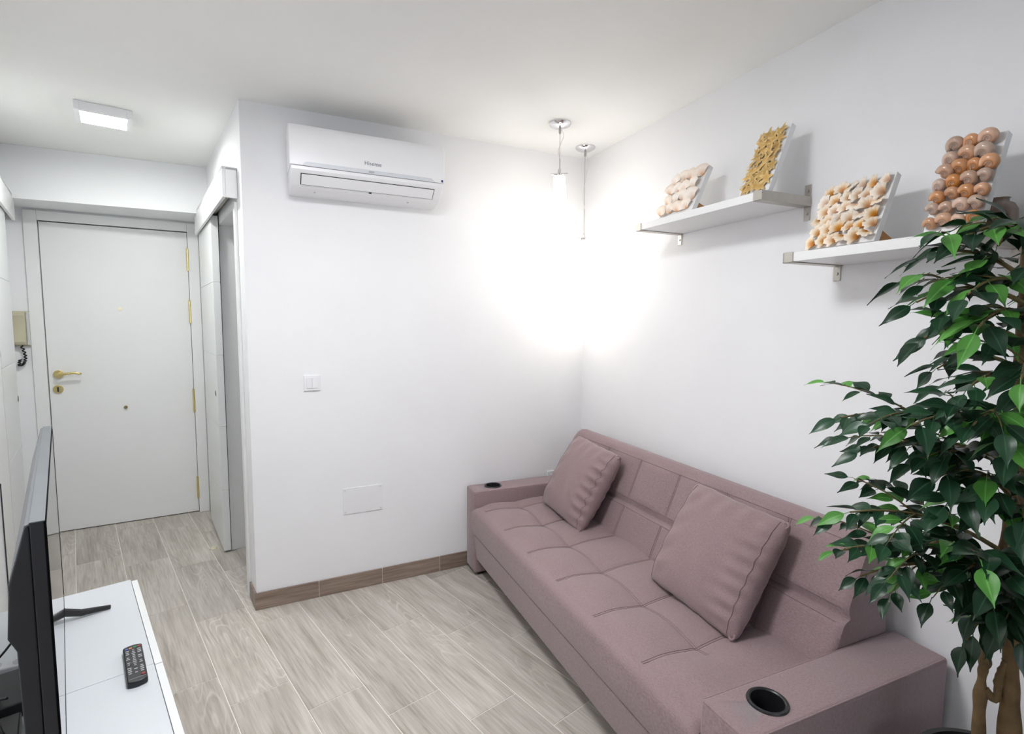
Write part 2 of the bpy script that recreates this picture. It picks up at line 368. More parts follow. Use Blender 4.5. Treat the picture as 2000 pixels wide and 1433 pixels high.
def inside(p):
    c = False; n = len(poly)
    for i in range(n):
        a, b = poly[i], poly[(i + 1) % n]
        if (a.y > p.y) != (b.y > p.y) and p.x < (b.x - a.x) * (p.y - a.y) / (b.y - a.y) + a.x: c = not c
    return c
for k in range(-10, 14):
    pc = 0.6035 + (k + 0.5) * PWD
    for j in range(-8, 6):
        q1 = 2.597 - 0.2123 * k + j * PL
        qc = q1 + PL / 2
        ctr = PE * qc + PN * pc
        if any(inside(PE * (qc + dq) + PN * (pc + dp)) for dq in (-0.33, 0, 0.33) for dp in (-0.1, 0.1)):
            inst('tile', tm, fl, (ctr.x, ctr.y, 0.0), (0, 0, PA + (math.pi if (k * 7 + j * 3) % 2 else 0)))

# ------------------------------------------------------------------ shell
structure(bx(-2.3, 2.5, YR - 0.2, 5.2, H, H + 0.12).obj('ceiling', MC), 'plain white painted ceiling', 'ceiling')
n1 = hl(0.0, -0.14); n2 = hl(0.05, -0.14)
structure(MB().prism([(HC.x, YB), (2.15, YB), (2.15, YB + 0.12), (hl(0.12, 0).x, YB + 0.12)], 0, H).obj('wall_back', MW), 'white wall carrying the air conditioner', 'wall')
c0, c1 = wl(2.0, 0), wl(-3.4, 0)
q = [wl(1.95, 0).xy, wl(1.95, -0.12).xy, wl(-3.4, -0.12).xy, wl(-3.4, 0).xy]
structure(MB().prism([wl(-3.4, 0).xy, wl(-3.4, -0.12).xy, wl(2.95, -0.12).xy, wl(2.95, 0).xy], 0, H).obj('wall_right', MW), 'white wall behind the sofa and the shelves', 'wall')
# hall wall with an opening for the sliding door (children are the far piece and the lintel)
TH = 0.125; O0, O1, OZ = 0.20, 0.855, 2.035
wh = structure(MB().prism([hl(0.0, 0).xy, hl(O0, 0).xy, hl(O0, -TH).xy, hl(0.02, -TH).xy][::-1], 0, H).obj('wall_hall', MW), 'white hall wall holding the sliding door', 'wall')
MB().prism([hl(O1, 0).xy, hl(1.78, 0).xy, hl(1.78, -TH).xy, hl(O1, -TH).xy][::-1], 0, H).obj('wall_piece', MW, wh)
MB().prism([hl(O0, 0).xy, hl(O1, 0).xy, hl(O1, -TH).xy, hl(O0, -TH).xy][::-1], OZ, H).obj('lintel', MW, wh)
# thin white lining round the near side of the opening
for s0, s1, d0, d1, z0, z1 in ((O0 - 0.055, O0 + 0.002, 0.0, 0.012, 0, OZ), (O0 - 0.002, O0 + 0.012, -TH - 0.004, 0.0, 0, OZ), (O1 - 0.012, O1 + 0.002, -TH - 0.004, 0.0, 0, OZ), (O0, O1, -TH - 0.004, 0.0, OZ - 0.012, OZ)):
    MB().prism([hl(s0, d0).xy, hl(s0, d1).xy, hl(s1, d1).xy, hl(s1, d0).xy], z0, z1).obj('door_lining', MLAC, wh, bevel=0.001)
# room behind the sliding door: plain
structure(bx(2.15, 2.27, YB + 0.05, 5.1, 0, H).obj('wall_bathroom', MW), 'plain white wall of the room behind the sliding door', 'wall')
structure(bx(-0.15, 2.27, 5.0, 5.12, 0, H).obj('wall_bathroom_far', MW), 'plain white far wall behind the sliding door', 'wall')
# entrance wall
DX0, DX1, DZ = -0.826, 0.0, 2.092            # door opening in wall coordinates
we = structure(MB().prism([dl(DX1, 0).xy, dl(DX1, -0.12).xy, dl(0.6, -0.12).xy, dl(0.6, 0).xy][::-1], 0, H).obj('wall_entrance', MW), 'white end wall with the entrance door', 'wall')
MB().prism([dl(-1.3, 0).xy, dl(-1.3, -0.12).xy, dl(DX0, -0.12).xy, dl(DX0, 0).xy][::-1], 0, H).obj('wall_piece', MW, we)
MB().prism([dl(DX0, 0).xy, dl(DX0, -0.12).xy, dl(DX1, -0.12).xy, dl(DX1, 0).xy][::-1], DZ, H).obj('lintel', MW, we)
structure(bx(-1.62, -0.18, 4.142, 4.60, 2.166, H).obj('trim_1', MW, bevel=0.002), 'boxed white beam above the entrance door', 'beam')
# left wall
wlft = structure(MB().prism([ll(0.6, 0).xy, ll(0.6, -0.12).xy, ll(-6.7, -0.12).xy, ll(-6.7, 0).xy], 0, H).obj('wall_left', MW), 'white wall behind the television', 'wall')
# unseen rear wall kept dark to cut bounce; window added for daylight
RX0, RX1 = -0.1, 2.0
MREAR = mat('taupe_bounce_cut', (0.20, 0.18, 0.165, 1), 0.8, spec=0.2, noise=0.02, nscale=3)  # dark taupe picked to cut light bounced off the unseen wall
wr = structure(bx(-0.6, 0.10, YR - 0.12, YR, 0, H).obj('wall_rear', MREAR), 'unseen rear wall, taupe to cut bounced light, with an added window', 'wall')
bx(1.50, 2.2, YR - 0.12, YR, 0, H).obj('wall_piece', MREAR, wr)
bx(0.10, 1.50, YR - 0.12, YR, 0, 1.20).obj('wall_piece', MREAR, wr)
bx(0.10, 1.50, YR - 0.12, YR, 2.25, H).obj('wall_piece', MREAR, wr)
w1 = structure(empty('added_window', (0.80, YR - 0.06, 1.725)), 'white framed window added unseen in the rear wall for daylight', 'window')
for a in ((-.70, -.65, -.03, .03, -.525, .525), (.65, .70, -.03, .03, -.525, .525), (-.65, .65, -.03, .03, -.525, -.475), (-.65, .65, -.03, .03, .475, .525), (-.025, .025, -.03, .03, -.475, .475)):
    bx(*a).obj('window_frame', MLAC, w1, bevel=0.003)
for a in ((-.65, -.025), (.025, .65)): bx(a[0], a[1], -.003, .003, -.475, .475).obj('pane', MGLS, w1)

# ------------------------------------------------------------------ skirting tiles
BH, BT = 0.087, 0.010
sk = structure(bx(HC.x - 0.004, 1.90, YB - BT + 0.002, YB + 0.002, 0.0, BH - 0.001).obj('baseboard_back', MGRT), 'brown wood-look skirting tiles below the air conditioner wall', 'skirting')
edges = [HC.x - 0.008, 0.274, 0.606, 0.939, 1.272, 1.605, 1.905]
for a, b in zip(edges[:-1], edges[1:]):
    bx(-(b - a) / 2 + .0013, (b - a) / 2 - .0013, -BT / 2, BT / 2, -BH / 2 + .001, BH / 2).obj('tile', MSKIRT, sk, bevel=0.0008, seg=1).location = ((a + b) / 2, YB - BT / 2 - .0005, BH / 2)
sk2 = structure(MB().prism([hl(-0.009, 0).xy, hl(-0.009, 0.009).xy, hl(O0 - 0.058, 0.009).xy, hl(O0 - 0.058, 0).xy], 0.001, BH).obj('baseboard_hall', MSKIRT, bevel=0.0008, seg=1), 'short skirting tile on the hall side of the corner', 'skirting')
sk3 = structure(MB().prism([dl(0.075, 0.002).xy, dl(0.075, 0.012).xy, dl(0.19, 0.012).xy, dl(0.19, 0.002).xy][::-1], 0.001, BH).obj('baseboard_entrance', MSKIRT, bevel=0.0008, seg=1), 'skirting tile beside the entrance door frame', 'skirting')

# ------------------------------------------------------------------ entrance door
d1 = structure(empty('door_1', dl(0, 0, 0), DA), 'white entrance door with brass handle and hinges', 'door')
bx(DX0 + 0.003, DX1 - 0.003, 0.006, 0.046, 0.006, DZ - 0.004).obj('door_leaf', MLAC, d1, bevel=0.0015)
bx(DX0 - 0.01, DX1 + 0.01, 0.05, 0.10, 0.0, DZ + 0.01).obj('dark_rebate', MGAP, d1)
CW = 0.068
bx(DX0 - CW, DX0, -0.018, 0.05, 0, DZ + 0.062).obj('door_frame', MLAC, d1, bevel=0.003)
bx(DX1, DX1 + CW, -0.018, 0.05, 0, DZ + 0.062).obj('door_frame', MLAC, d1, bevel=0.003)
bx(DX0, DX1, -0.018, 0.05, DZ, DZ + 0.062).obj('door_frame', MLAC, d1, bevel=0.003)
for z0, z1 in ((1.812, 1.967), (1.431, 1.592), (0.772, 0.939), (0.11, 0.273)):
    hg = MB().lathe([(0.0095, z0), (0.0095, z1)], (DX1 - 0.002, -0.012, 0), 14).obj('hinge', MBRS, d1)
    MB().lathe([(0.003, z1), (0.0075, z1 + .002), (0.0075, z1 + .006), (0.002, z1 + .011)], (DX1 - 0.002, -0.012, 0), 12).obj('finial', MBRS, hg)
hx, hz = -0.772, 1.086
hd = MB(); hd.tube([(hx, 0.006, hz), (hx, -0.008, hz)], 0.027, 24)
ho = hd.obj('door_handle', MBRS, d1, bevel=0.002)
MB().tube([(hx, -0.008, hz), (hx, -0.04, hz), (hx + 0.015, -0.05, hz), (hx + 0.05, -0.05, hz + 0.006), (hx + 0.09, -0.05, hz + 0.010), (hx + 0.118, -0.048, hz + 0.004), (hx + 0.126, -0.04, hz + 0.002)], [0.010, 0.010, 0.0105, 0.009, 0.0085, 0.008, 0.006], 14).obj('lever', MBRS, ho)
lk = MB().tube([(hx - 0.006, 0.006, 0.985), (hx - 0.006, -0.003, 0.985)], 0.028, 24).obj('lock_escutcheon', MBRS, d1, bevel=0.002)
MB().box(hx - 0.010, hx - 0.002, -0.006, -0.002, 0.968, 1.000).obj('keyhole', MGAP, lk)
kn = MB(); kn.tube([(-0.418, 0.006, 0.836), (-0.418, -0.004, 0.836), (-0.418, -0.010, 0.836)], [0.011, 0.011, 0.006], 18); kn.obj('bolt_cap', mat('aged_brass', (0.30, 0.22, 0.12, 1), 0.35, metal=1.0, noise=0.1), d1)
pk = MB(); pk.tube([(-0.418, 0.006, 1.528), (-0.418, 0.003, 1.528)], 0.013, 18); pk.obj('peephole', mat('pale_brass', (0.86, 0.80, 0.62, 1), 0.3, metal=0.7, noise=0.05), d1)

# ------------------------------------------------------------------ sliding door and pelmet, hall wall
def sliding(name, base, ang, s0, s1, off, sign, label, zs, pull_s, near_dark=False):
    o = structure(empty(name, base, ang), label, 'door')
    y0, y1 = (off, off + 0.040) if sign > 0 else (-off - 0.040, -off)
    zz = [0.012] + zs + [2.075]
    bx(s0 + 0.002, s1 - 0.002, y0 + 0.003, y1 - 0.003, 0.014, 2.07).obj('door_core', MLACG, o)
    for a, b in zip(zz[:-1], zz[1:]):
        bx(s0, s1, y0, y1, a + 0.0018, b - 0.0018).obj('panel', MLACG, o, bevel=0.002)
    f = y1 if sign > 0 else y0
    MB().lathe([(0.0001, 0), (0.018, 0), (0.018, 0.0)], (0, 0, 0), 20) 
    pl = MB(); pl.tube([(pull_s, f - sign * 0.002, 1.0), (pull_s, f + sign * 0.0022, 1.0)], 0.019, 24); po = pl.obj('finger_pull', MSTE, o)
    pc = MB(); pc.tube([(pull_s, f + sign * 0.0018, 1.0), (pull_s, f + sign * 0.0028, 1.0)], 0.015, 24); pc.obj('recess', MGAP, po)
    return o
s2 = sliding('door_2', hl(0, 0, 0), HA, 0.815, 1.50, 0.006, 1, 'white grooved sliding door pushed open along the hall wall', [0.40, 0.80, 1.24, 1.68], 0.895)
p2 = structure(empty('trim_2', hl(0, 0, 0), HA), 'white box pelmet covering the sliding door rail', 'pelmet')
bx(0.115, 1.52, 0.052, 0.066, 2.046, 2.19).obj('front_board', MLAC, p2, bevel=0.0015)
bx(0.115, 0.130, 0.001, 0.052, 2.046, 2.19).obj('end_board', MLAC, p2, bevel=0.0015)
bx(0.115, 1.52, 0.001, 0.066, 2.176, 2.192).obj('top_board', MLAC, p2, bevel=0.0015)
bx(0.14, 1.50, 0.012, 0.046, 2.085, 2.12).obj('rail', MSTE, p2)
ds = MB().lathe([(0.021, 0), (0.021, 0.004), (0.015, 0.012), (0.006, 0.0135)], (0, 0, 0), 24).obj('door_stop', mat('ivory_rubber', srgb(206, 200, 176), 0.6, noise=0.05))
ds.location = (-0.264, 3.728, 0.0); tag(ds, 'small round ivory door stop on the hall floor tiles', 'door stop')

# ------------------------------------------------------------------ left wall: sliding door, pelmet, dark jamb gap
# local frame of the left wall: x away, y negative = into the room
s3 = sliding('door_3', ll(0, 0, 0), LA, -0.88, -0.31, 0.008, -1, 'white grooved sliding door on the wall behind the television', [0.74, 1.21, 1.66], -0.345)
p3 = structure(empty('trim_3', ll(0, 0, 0), LA), 'white box pelmet above the sliding door beside the intercom', 'pelmet')
bx(-1.6, 0.0, -0.066, -0.052, 2.046, 2.19).obj('front_board', MLAC, p3, bevel=0.0015)
bx(-1.6, 0.0, -0.066, -0.001, 2.176, 2.192).obj('top_board', MLAC, p3, bevel=0.0015)
bx(-0.012, 0.0, -0.052, -0.001, 2.046, 2.19).obj('end_board', MLAC, p3, bevel=0.0015)
bx(-1.58, -0.03, -0.046, -0.012, 2.085, 2.12).obj('rail', MSTE, p3)
t4 = structure(empty('trim_4', ll(0, 0, 0), LA), 'white jamb with a dark strip for a gap on the wall behind the television', 'trim')
bx(-1.20, -0.89, -0.045, 0.0, 0.0, 2.046).obj('jamb', MLAC, t4, bevel=0.002)
bx(-1.207, -1.200, -0.047, -0.043, 0.0, 0.72).obj('gap_strip', MGAP, t4)  # dark strip drawn for the gap beside the jamb

# ------------------------------------------------------------------ intercom handset
ic = tag(empty('intercom_phone', dl(-0.935, 0, 1.392), DA), 'beige intercom handset with curled black cord beside the entrance door', 'intercom')
bx(-0.042, 0.042, -0.022, 0.0, -0.112, 0.112).obj('base', MBEI, ic, bevel=0.006, seg=3)
MB().extr([(-0.022, 0.108), (-0.045, 0.104), (-0.054, 0.085), (-0.044, 0.04), (-0.044, -0.04), (-0.054, -0.085), (-0.045, -0.104), (-0.022, -0.108)], -0.036, 0.024).obj('handset', MBEI, ic, bevel=0.004, seg=3)
bx(0.026, 0.040, -0.026, -0.020, -0.105, 0.105).obj('side_strip', MPLB, ic, bevel=0.002)
cpts = []
for i in range(160):
    t = i / 159; a = t * 2 * math.pi * 13
    u = t * 2
    bxx = -0.006 + 0.016 * math.sin(u * math.pi * 0.9); bz = -0.11 - 0.13 * math.sin(min(1, t * 1.15) * math.pi * 0.62) + (0.03 * max(0, t - .8) * 5)
    cpts.append((bxx + 0.006 * math.cos(a), -0.024 + 0.006 * math.sin(a), bz))
MB().tube(cpts, 0.0042, 6).obj('curled_cord', MBLK, ic)

# ------------------------------------------------------------------ square hall lamp and an added fill panel
def square_lamp(name, loc, ang, w, h, m_em, label):
    o = tag(empty(name, (loc[0], loc[1], H), ang), label, 'lamp')
    a = w / 2; b = a - 0.022
    mb = MB()
    for q in ((-a, a, -a, -b), (-a, a, b, a), (-a, -b, -b, b), (b, a, -b, b)): mb.box(q[0], q[1], q[2], q[3], -h, -0.0005)
    mb.box(-b, b, -b, b, -0.008, -0.0005)
    mb.obj('housing', MPLA, o, bevel=0.0015)
    bx(-b, b, -b, b, -h + 0.0015, -h + 0.006).obj('diffuser', m_em, o)
    return o
square_lamp('ceiling_lamp', (-0.622, 3.305), R(100.5), 0.225, 0.042, MHAL, 'square white LED ceiling lamp in front of the entrance door')
square_lamp('ceiling_lamp', (0.16, 1.36), R(100.5), 0.50, 0.045, MLED, 'large square white LED panel added out of view as fill light')  # added fill light above the room, outside the view

# ------------------------------------------------------------------ pendant lamps
def pendant(loc, ztop, zshade, label, lean=0.0):
    o = tag(empty('pendant_lamp', (loc[0], loc[1], 0)), label, 'lamp')
    MB().lathe([(0.058, H - 0.0005), (0.058, H - 0.006), (0.052, H - 0.014), (0.036, H - 0.021), (0.014, H - 0.025), (0.006, H - 0.027)], n=40).obj('canopy', MCHR, o)
    MB().lathe([(0.005, H - 0.026), (0.0065, H - 0.034), (0.0065, H - 0.050), (0.003, H - 0.056)], n=14).obj('cord_grip', MSTE, o)
    MB().tube([(0, 0, H - 0.05), (0.0, 0, ztop + 0.02)], 0.0014, 8).obj('suspension_wire', MSTE, o)
    pts = []
    for i in range(24):
        t = i / 23; z = (H - 0.03) * (1 - t) + (ztop + 0.0) * t
        pts.append((0.0035 + 0.012 * math.sin(t * 9) * math.sin(t * math.pi) ** 2 + 0.02 * math.exp(-((t - .12) / .1) ** 2), 0.002 * math.sin(t * 17), z))
    MB().tube(pts, 0.0012, 6).obj('flex', mat('clear_flex', (0.7, 0.66, 0.6, 1), 0.3, noise=0.05), o)
    MB().lathe([(0.007, ztop + 0.022), (0.009, ztop + 0.018), (0.009, ztop + 0.0), (0.020, ztop - 0.012), (0.029, ztop - 0.02)], n=20).obj('socket_cap', MCHR, o)
    MB().tube([(-0.044, 0.01, ztop - 0.008), (0.044, -0.01, ztop + 0.004)], 0.0035, 10).obj('cross_pin', MCHR, o)
    hgt = 0.325; k = 6
    prof = [(0.030 + 0.025 * (i / k) ** 1.15, ztop - 0.018 - hgt * i / k) for i in range(k + 1)]
    inner = [(r - 0.003, z) for r, z in reversed(prof)]
    MB().lathe(prof + inner, n=28, cap0=False, cap1=False).obj('shade', MPEND, o, smooth=60)
    MB().lathe([(0.004, ztop - 0.02), (0.012, ztop - 0.05), (0.018, ztop - 0.09), (0.012, ztop - 0.115), (0.002, ztop - 0.12)], n=16).obj('bulb', MPLA, o)
    return o
pendant((1.456, 2.382), 2.222, 0.32, 'lit opal glass cone pendant lamp hanging on a short wire')
pendant((1.782, 2.630), 1.955, 0.32, 'lit opal glass pendant lamp hanging low in the room corner')

# ------------------------------------------------------------------ air conditioner
ac = tag(empty('air_conditioner', (0.178, YB, 2.06)), 'white split air conditioner with dark brand lettering on the wall', 'air conditioner')
AW = 0.735
def rprof(): return [(0.0, 0.293), (-0.155, 0.293), (-0.183, 0.283), (-0.196, 0.262), (-0.2, 0.23), (-0.2, 0.10), (-0.0, 0.10)]
MB().extr(rprof(), 0.0, AW).obj('front_cover', MPLA, ac, bevel=0.004, seg=3)
MB().extr([(0.0, 0.099), (-0.198, 0.099), (-0.198, 0.083), (-0.186, 0.066), (-0.150, 0.026), (-0.125, 0.012), (-0.06, 0.003), (0.0, 0.0)], 0.004, AW - 0.008).obj('lower_tray', MPLA, ac, bevel=0.004, seg=3)
# stepped lip between cover and tray
MB().add([(0.07, -0.2015, 0.118), (AW - 0.07, -0.2015, 0.118), (AW - 0.05, -0.2015, 0.100), (0.05, -0.2015, 0.100), (0.07, -0.198, 0.118), (AW - 0.07, -0.198, 0.118), (AW - 0.05, -0.198, 0.100), (0.05, -0.198, 0.100)],
         [(0, 1, 2, 3), (4, 7, 6, 5), (0, 4, 5, 1), (1, 5, 6, 2), (2, 6, 7, 3), (3, 7, 4, 0)]).obj('control_strip', mat('pale_grey_strip', (0.66, 0.68, 0.72, 1), 0.35, noise=0.01), ac, bevel=0.001)
bx(AW / 2 - 0.016, AW / 2 + 0.010, -0.2025, -0.2010, 0.104, 0.113).obj('display', mat('grey_display', (0.42, 0.43, 0.46, 1), 0.3, noise=0.02), ac)
# louvre: slanted on the tray face (-0.186,0.066)->(-0.150,0.026)
ux, uz = 0.036, -0.040; ln = math.hypot(ux, uz); nx, nz = -(-uz) / ln, -ux / ln
nx, nz = uz / ln, -ux / ln
def onface(t, off): return (-0.186 + ux * t + nx * off, 0.066 + uz * t + nz * off)
for nm, t0, t1, xa, xb, o0, o1, mm in (('outlet_gap', -0.06, 1.02, 0.046, AW - 0.050, -0.004, 0.0012, MGAP), ('louvre', 0.0, 0.96, 0.050, AW - 0.054, 0.0, 0.0045, MPLA)):
    p = [onface(t0, o0), onface(t1, o0), onface(t1, o1), onface(t0, o1)]
    MB().extr(p, xa, xb).obj(nm, mm, ac, bevel=0.0008)
bx(AW / 2 - 0.006, AW / 2 + 0.006, -0.150, -0.142, 0.019, 0.024).obj('louvre_clip', MGAP, ac)
for xx in (0.11, AW - 0.17): bx(xx, xx + 0.008, -0.10, -0.092, 0.004, 0.009).obj('screw_cap', MPLB, ac)
lg = bpy.data.objects.new('lettering', text_mesh('Hisense', 0.026)); lg.data.materials.append(MINK); C.objects.link(lg); lg.parent = ac
lg.location = (AW / 2 + 0.005, -0.2006, 0.148); lg.rotation_euler = (R(90), 0, 0)
bx(AW - 0.018, AW - 0.008, -0.2012, -0.1995, 0.104, 0.116).obj('energy_label', MLBL, ac)

# ------------------------------------------------------------------ switch, blank plate, socket
sw = tag(empty('light_switch', (0.2665, YB, 1.137)), 'white double rocker light switch on the wall below the air conditioner', 'switch')
bx(-0.040, 0.040, -0.009, 0, -0.040, 0.040).obj('plate', MPLA, sw, bevel=0.003, seg=3)
for a in (-0.0265, 0.0005): bx(a, a + 0.026, -0.0125, -0.008, -0.0265, 0.0265).obj('rocker', MPLA, sw, bevel=0.0012)
bp = tag(empty('cover_plate', (0.51, YB, 0.4925)), 'flat white rectangular cover plate screwed low on the wall', 'plate')
bx(-0.104, 0.104, -0.004, 0, -0.071, 0.071).obj('plate', MPLA, bp, bevel=0.0015)
for a in (-0.094, 0.094):
    for b in (-0.06, 0.06): MB().tube([(a, -0.003, b), (a, -0.0052, b)], 0.0035, 10).obj('screw', MPLB, bp)
so = tag(empty('wall_socket', (1.70, YB, 0.465)), 'white wall socket just above the far sofa arm', 'socket')
bx(-0.04, 0.04, -0.010, 0, -0.04, 0.04).obj('plate', MPLA, so, bevel=0.003, seg=3)
MB().tube([(0, -0.009, 0), (0, -0.0125, 0)], 0.021, 24).obj('insert', MPLA, so)

# ------------------------------------------------------------------ sofa
def sm(x): x = max(0.0, min(1.0, x)); return x * x * (3 - 2 * x)
S0, S1 = 0.712, 2.764                          # outer ends along the wall
ARMW = 0.155
sofa = tag(rw_empty('sofa_bed', 0.0, 0.0, 0.0), 'mauve fabric sofa with tufted seat and cup holders in its arms', 'sofa')
def arm(s0, s1, cup):
    z1 = 0.492; d0, d1 = 0.03, 0.815
    mb = MB()
    n = 36; cx, cy = cup; r = 0.042
    # top with a round hole: ring of points to the outline
    mb2 = bx(s0, s1, d0, d1, 0.018, z1)
    o = mb2.obj('armrest', MFAB, sofa, bevel=0.012, seg=4)
    # cup holder: the rim stands on the top, the cup is a black well
    cut = MB().lathe([(r, z1 - 0.075), (r, z1 + 0.05)], (cx, cy, 0), n).obj('cutter', MFAB, sofa)
    bo = o.modifiers.new('hole', 'BOOLEAN'); bo.operation = 'DIFFERENCE'; bo.object = cut; bo.solver = 'EXACT'
    bpy.context.view_layer.update()
    me = bpy.data.meshes.new_from_object(o.evaluated_get(bpy.context.evaluated_depsgraph_get()))
    o.modifiers.clear(); o.data = me; me.name = 'armrest'
    me.shade_smooth(); me.set_sharp_from_angle(angle=R(35))
    bpy.data.objects.remove(cut)
    h = MB().lathe([(0.0005, -0.068), (0.036, -0.068), (0.039, -0.06), (0.040, 0.0), (0.0405, 0.003), (0.044, 0.0055), (0.049, 0.005), (0.051, 0.001), (0.0505, -0.001), (0.041, -0.0012), (0.0408, -0.071), (0.0005, -0.071)], (cx, cy, z1), 40, cap0=False, cap1=False)
    h.obj('cup_holder', MBLK, o)
    # seam lines along the top edges
    for ss in (s0 + 0.004, s1 - 0.004):
        MB().tube([(ss, d0 + 0.02, z1 - 0.003), (ss, d1 - 0.012, z1 - 0.003)], 0.0022, 6).obj('piping', MFAB, o)
    MB().tube([(s0 + 0.012, d1 - 0.003, z1 - 0.003), (s1 - 0.012, d1 - 0.003, z1 - 0.003)], 0.0022, 6).obj('piping', MFAB, o)
    for ss in (s0 + 0.02, s1 - 0.05):
        for dd in (d0 + 0.03, d1 - 0.06): bx(ss, ss + 0.03, dd, dd + 0.03, 0.0, 0.019).obj('foot', MBLK, o)
    return o
arm(S0, S0 + ARMW, (0.79, 0.665)); arm(S1 - 0.145, S1, (2.70, 0.672))
I0, I1 = S0 + ARMW + 0.002, S1 - 0.147
# base box under the seat, bottom raised
MB().extr([(0.10, 0.09), (0.765, 0.09), (0.805, 0.105), (0.822, 0.255), (0.10, 0.255)], I0 + 0.004, I1 - 0.004).obj('base', MFAB, sofa, bevel=0.006, seg=3)
for ss in (I0 + 0.15, I1 - 0.2):
    for dd in (0.15, 0.62): bx(ss, ss + 0.05, dd, dd + 0.05, 0.0, 0.091).obj('foot', MBLK, sofa)
SEAM = [1.135 + 0.2775 * k for k in range(-1, 6)]
SEAM = [s for s in SEAM if I0 + 0.05 < s < I1 - 0.05]
def seat_pt(u, v):
    s = I0 + (I1 - I0) * u
    # path: back -> front top, round, down to z .262
    RE = 0.034; L1, L2, L3 = 0.53, RE * 1.57, 0.125; t = v * (L1 + L2 + L3)
    zt = 0.420
    if t < L1: d, z, top = 0.27 + t, zt - 0.010 * sm((t - 0.43) / 0.1), 1.0
    elif t < L1 + L2:
        a = (t - L1) / L2 * math.pi / 2; d, z, top = 0.80 + RE * math.sin(a), zt - 0.010 - RE * (1 - math.cos(a)), math.cos(a)
    else:
        w = (t - L1 - L2) / L3; d, z, top = 0.834 - 0.008 * w + 0.006 * math.sin(w * math.pi), zt - 0.010 - RE - w * (zt - 0.010 - RE - 0.262), 0.0
    # puffs between the seams
    ks = [I0] + SEAM + [I1]
    ds = min(abs(s - k) for k in SEAM)
    dd = d - 0.575
    fade = sm((0.80 - d) / 0.07) * sm((d - 0.27) / 0.05)
    pull = math.exp(-(math.hypot(ds, dd) / 0.075) ** 2)
    groove_x = math.exp(-(ds / 0.013) ** 2) * sm((0.80 - d) / 0.12)
    groove_l = math.exp(-(dd / 0.013) ** 2) * (1 if SEAM[0] - 0.02 < s < SEAM[-1] + 0.02 else math.exp(-((min(abs(s - SEAM[0]), abs(s - SEAM[-1]))) / 0.08) ** 2))
    puff = 0.012 * (1 - math.exp(-(ds / 0.07) ** 2)) * (1 - 0.6 * math.exp(-(dd / 0.07) ** 2))
    z += (puff * fade - 0.012 * pull - 0.0045 * groove_x - 0.0045 * groove_l) * top
    # rounded ends
    e = min(s - I0, I1 - s)
    if e < 0.03: z -= 0.016 * (1 - e / 0.03) ** 2 * top
    return (s, d, z)
sc_o = MB().grid(seat_pt, 260, 100).obj('seat_cushion', MFAB, sofa, smooth=180)
def su(s): return (s - I0) / (I1 - I0)
def sv(d): return (d - 0.27) / (0.53 + 0.034 * 1.57 + 0.125)
def lift(p, h=0.0007): return (p[0], p[1], p[2] + h)
for k in SEAM:
    for o_ in (-0.0045, 0.0045):
        MB().tube([lift(seat_pt(su(k + o_), sv(0.30 + 0.49 * i / 50))) for i in range(51)], 0.0008, 5).obj('stitching', MTHR, sc_o)
for o_ in (-0.0045, 0.0045):
    MB().tube([lift(seat_pt(su(SEAM[0] - 0.05 + (SEAM[-1] - SEAM[0] + 0.1) * i / 160), sv(0.575 + o_))) for i in range(161)], 0.0008, 5).obj('stitching', MTHR, sc_o)
# seat underside and ends
MB().extr([(0.27, 0.262), (0.822, 0.262), (0.822, 0.33), (0.80, 0.385), (0.27, 0.395)], I0 + 0.001, I1 - 0.001).obj('seat_filling', MFAB, sofa)
def back_pt(u, v):
    s = I0 + (I1 - I0) * u
    # profile (d,z) path: front bottom -> channel -> top -> rear
    P = [(0.335, 0.37), (0.318, 0.42), (0.255, 0.565), (0.250, 0.575), (0.247, 0.585), (0.165, 0.775), (0.150, 0.797), (0.128, 0.808), (0.10, 0.806), (0.085, 0.79), (0.055, 0.60), (0.035, 0.37)]
    L = [0]
    for a, b in zip(P[:-1], P[1:]): L.append(L[-1] + math.hypot(b[0] - a[0], b[1] - a[1]))
    t = v * L[-1]; i = 0
    while i < len(P) - 2 and L[i + 1] < t: i += 1
    f = (t - L[i]) / (L[i + 1] - L[i]); d = P[i][0] + (P[i + 1][0] - P[i][0]) * f; z = P[i][1] + (P[i + 1][1] - P[i][1]) * f
    front = v < L[7] / L[-1]
    if front:
        ds = min(abs(s - k - 0.006) for k in SEAM)
        ch = math.exp(-((z - 0.575) / 0.010) ** 2)
        up = sm((z - 0.575) / 0.04) * sm((0.80 - z) / 0.05)
        lo = sm((0.575 - z) / 0.03) * sm((z - 0.38) / 0.05)
        out = 0.012 * up * (1 - math.exp(-(ds / 0.06) ** 2)) + 0.010 * lo * (0.6 + 0.4 * (1 - math.exp(-(ds / 0.05) ** 2)))
        out -= 0.012 * ch + 0.0035 * math.exp(-(ds / 0.008) ** 2) * (up + lo * 0.8)
        d += out * 0.92; z += out * 0.38
    e = min(s - I0, I1 - s)
    if e < 0.02: d += (0.18 - d) * 0.10 * (1 - e / 0.02) ** 2; z -= 0.010 * (1 - e / 0.02) ** 2 * sm((z - 0.5) / 0.3)
    return (s, d, z)
bk = MB(); bk.grid(back_pt, 240, 110)
nu, nv = 240, 110
bk.f.append(tuple(j * (nu + 1) for j in range(nv + 1))); bk.f.append(tuple(j * (nu + 1) + nu for j in range(nv, -1, -1)))
bko = bk.obj('backrest', MFAB, sofa, smooth=50)
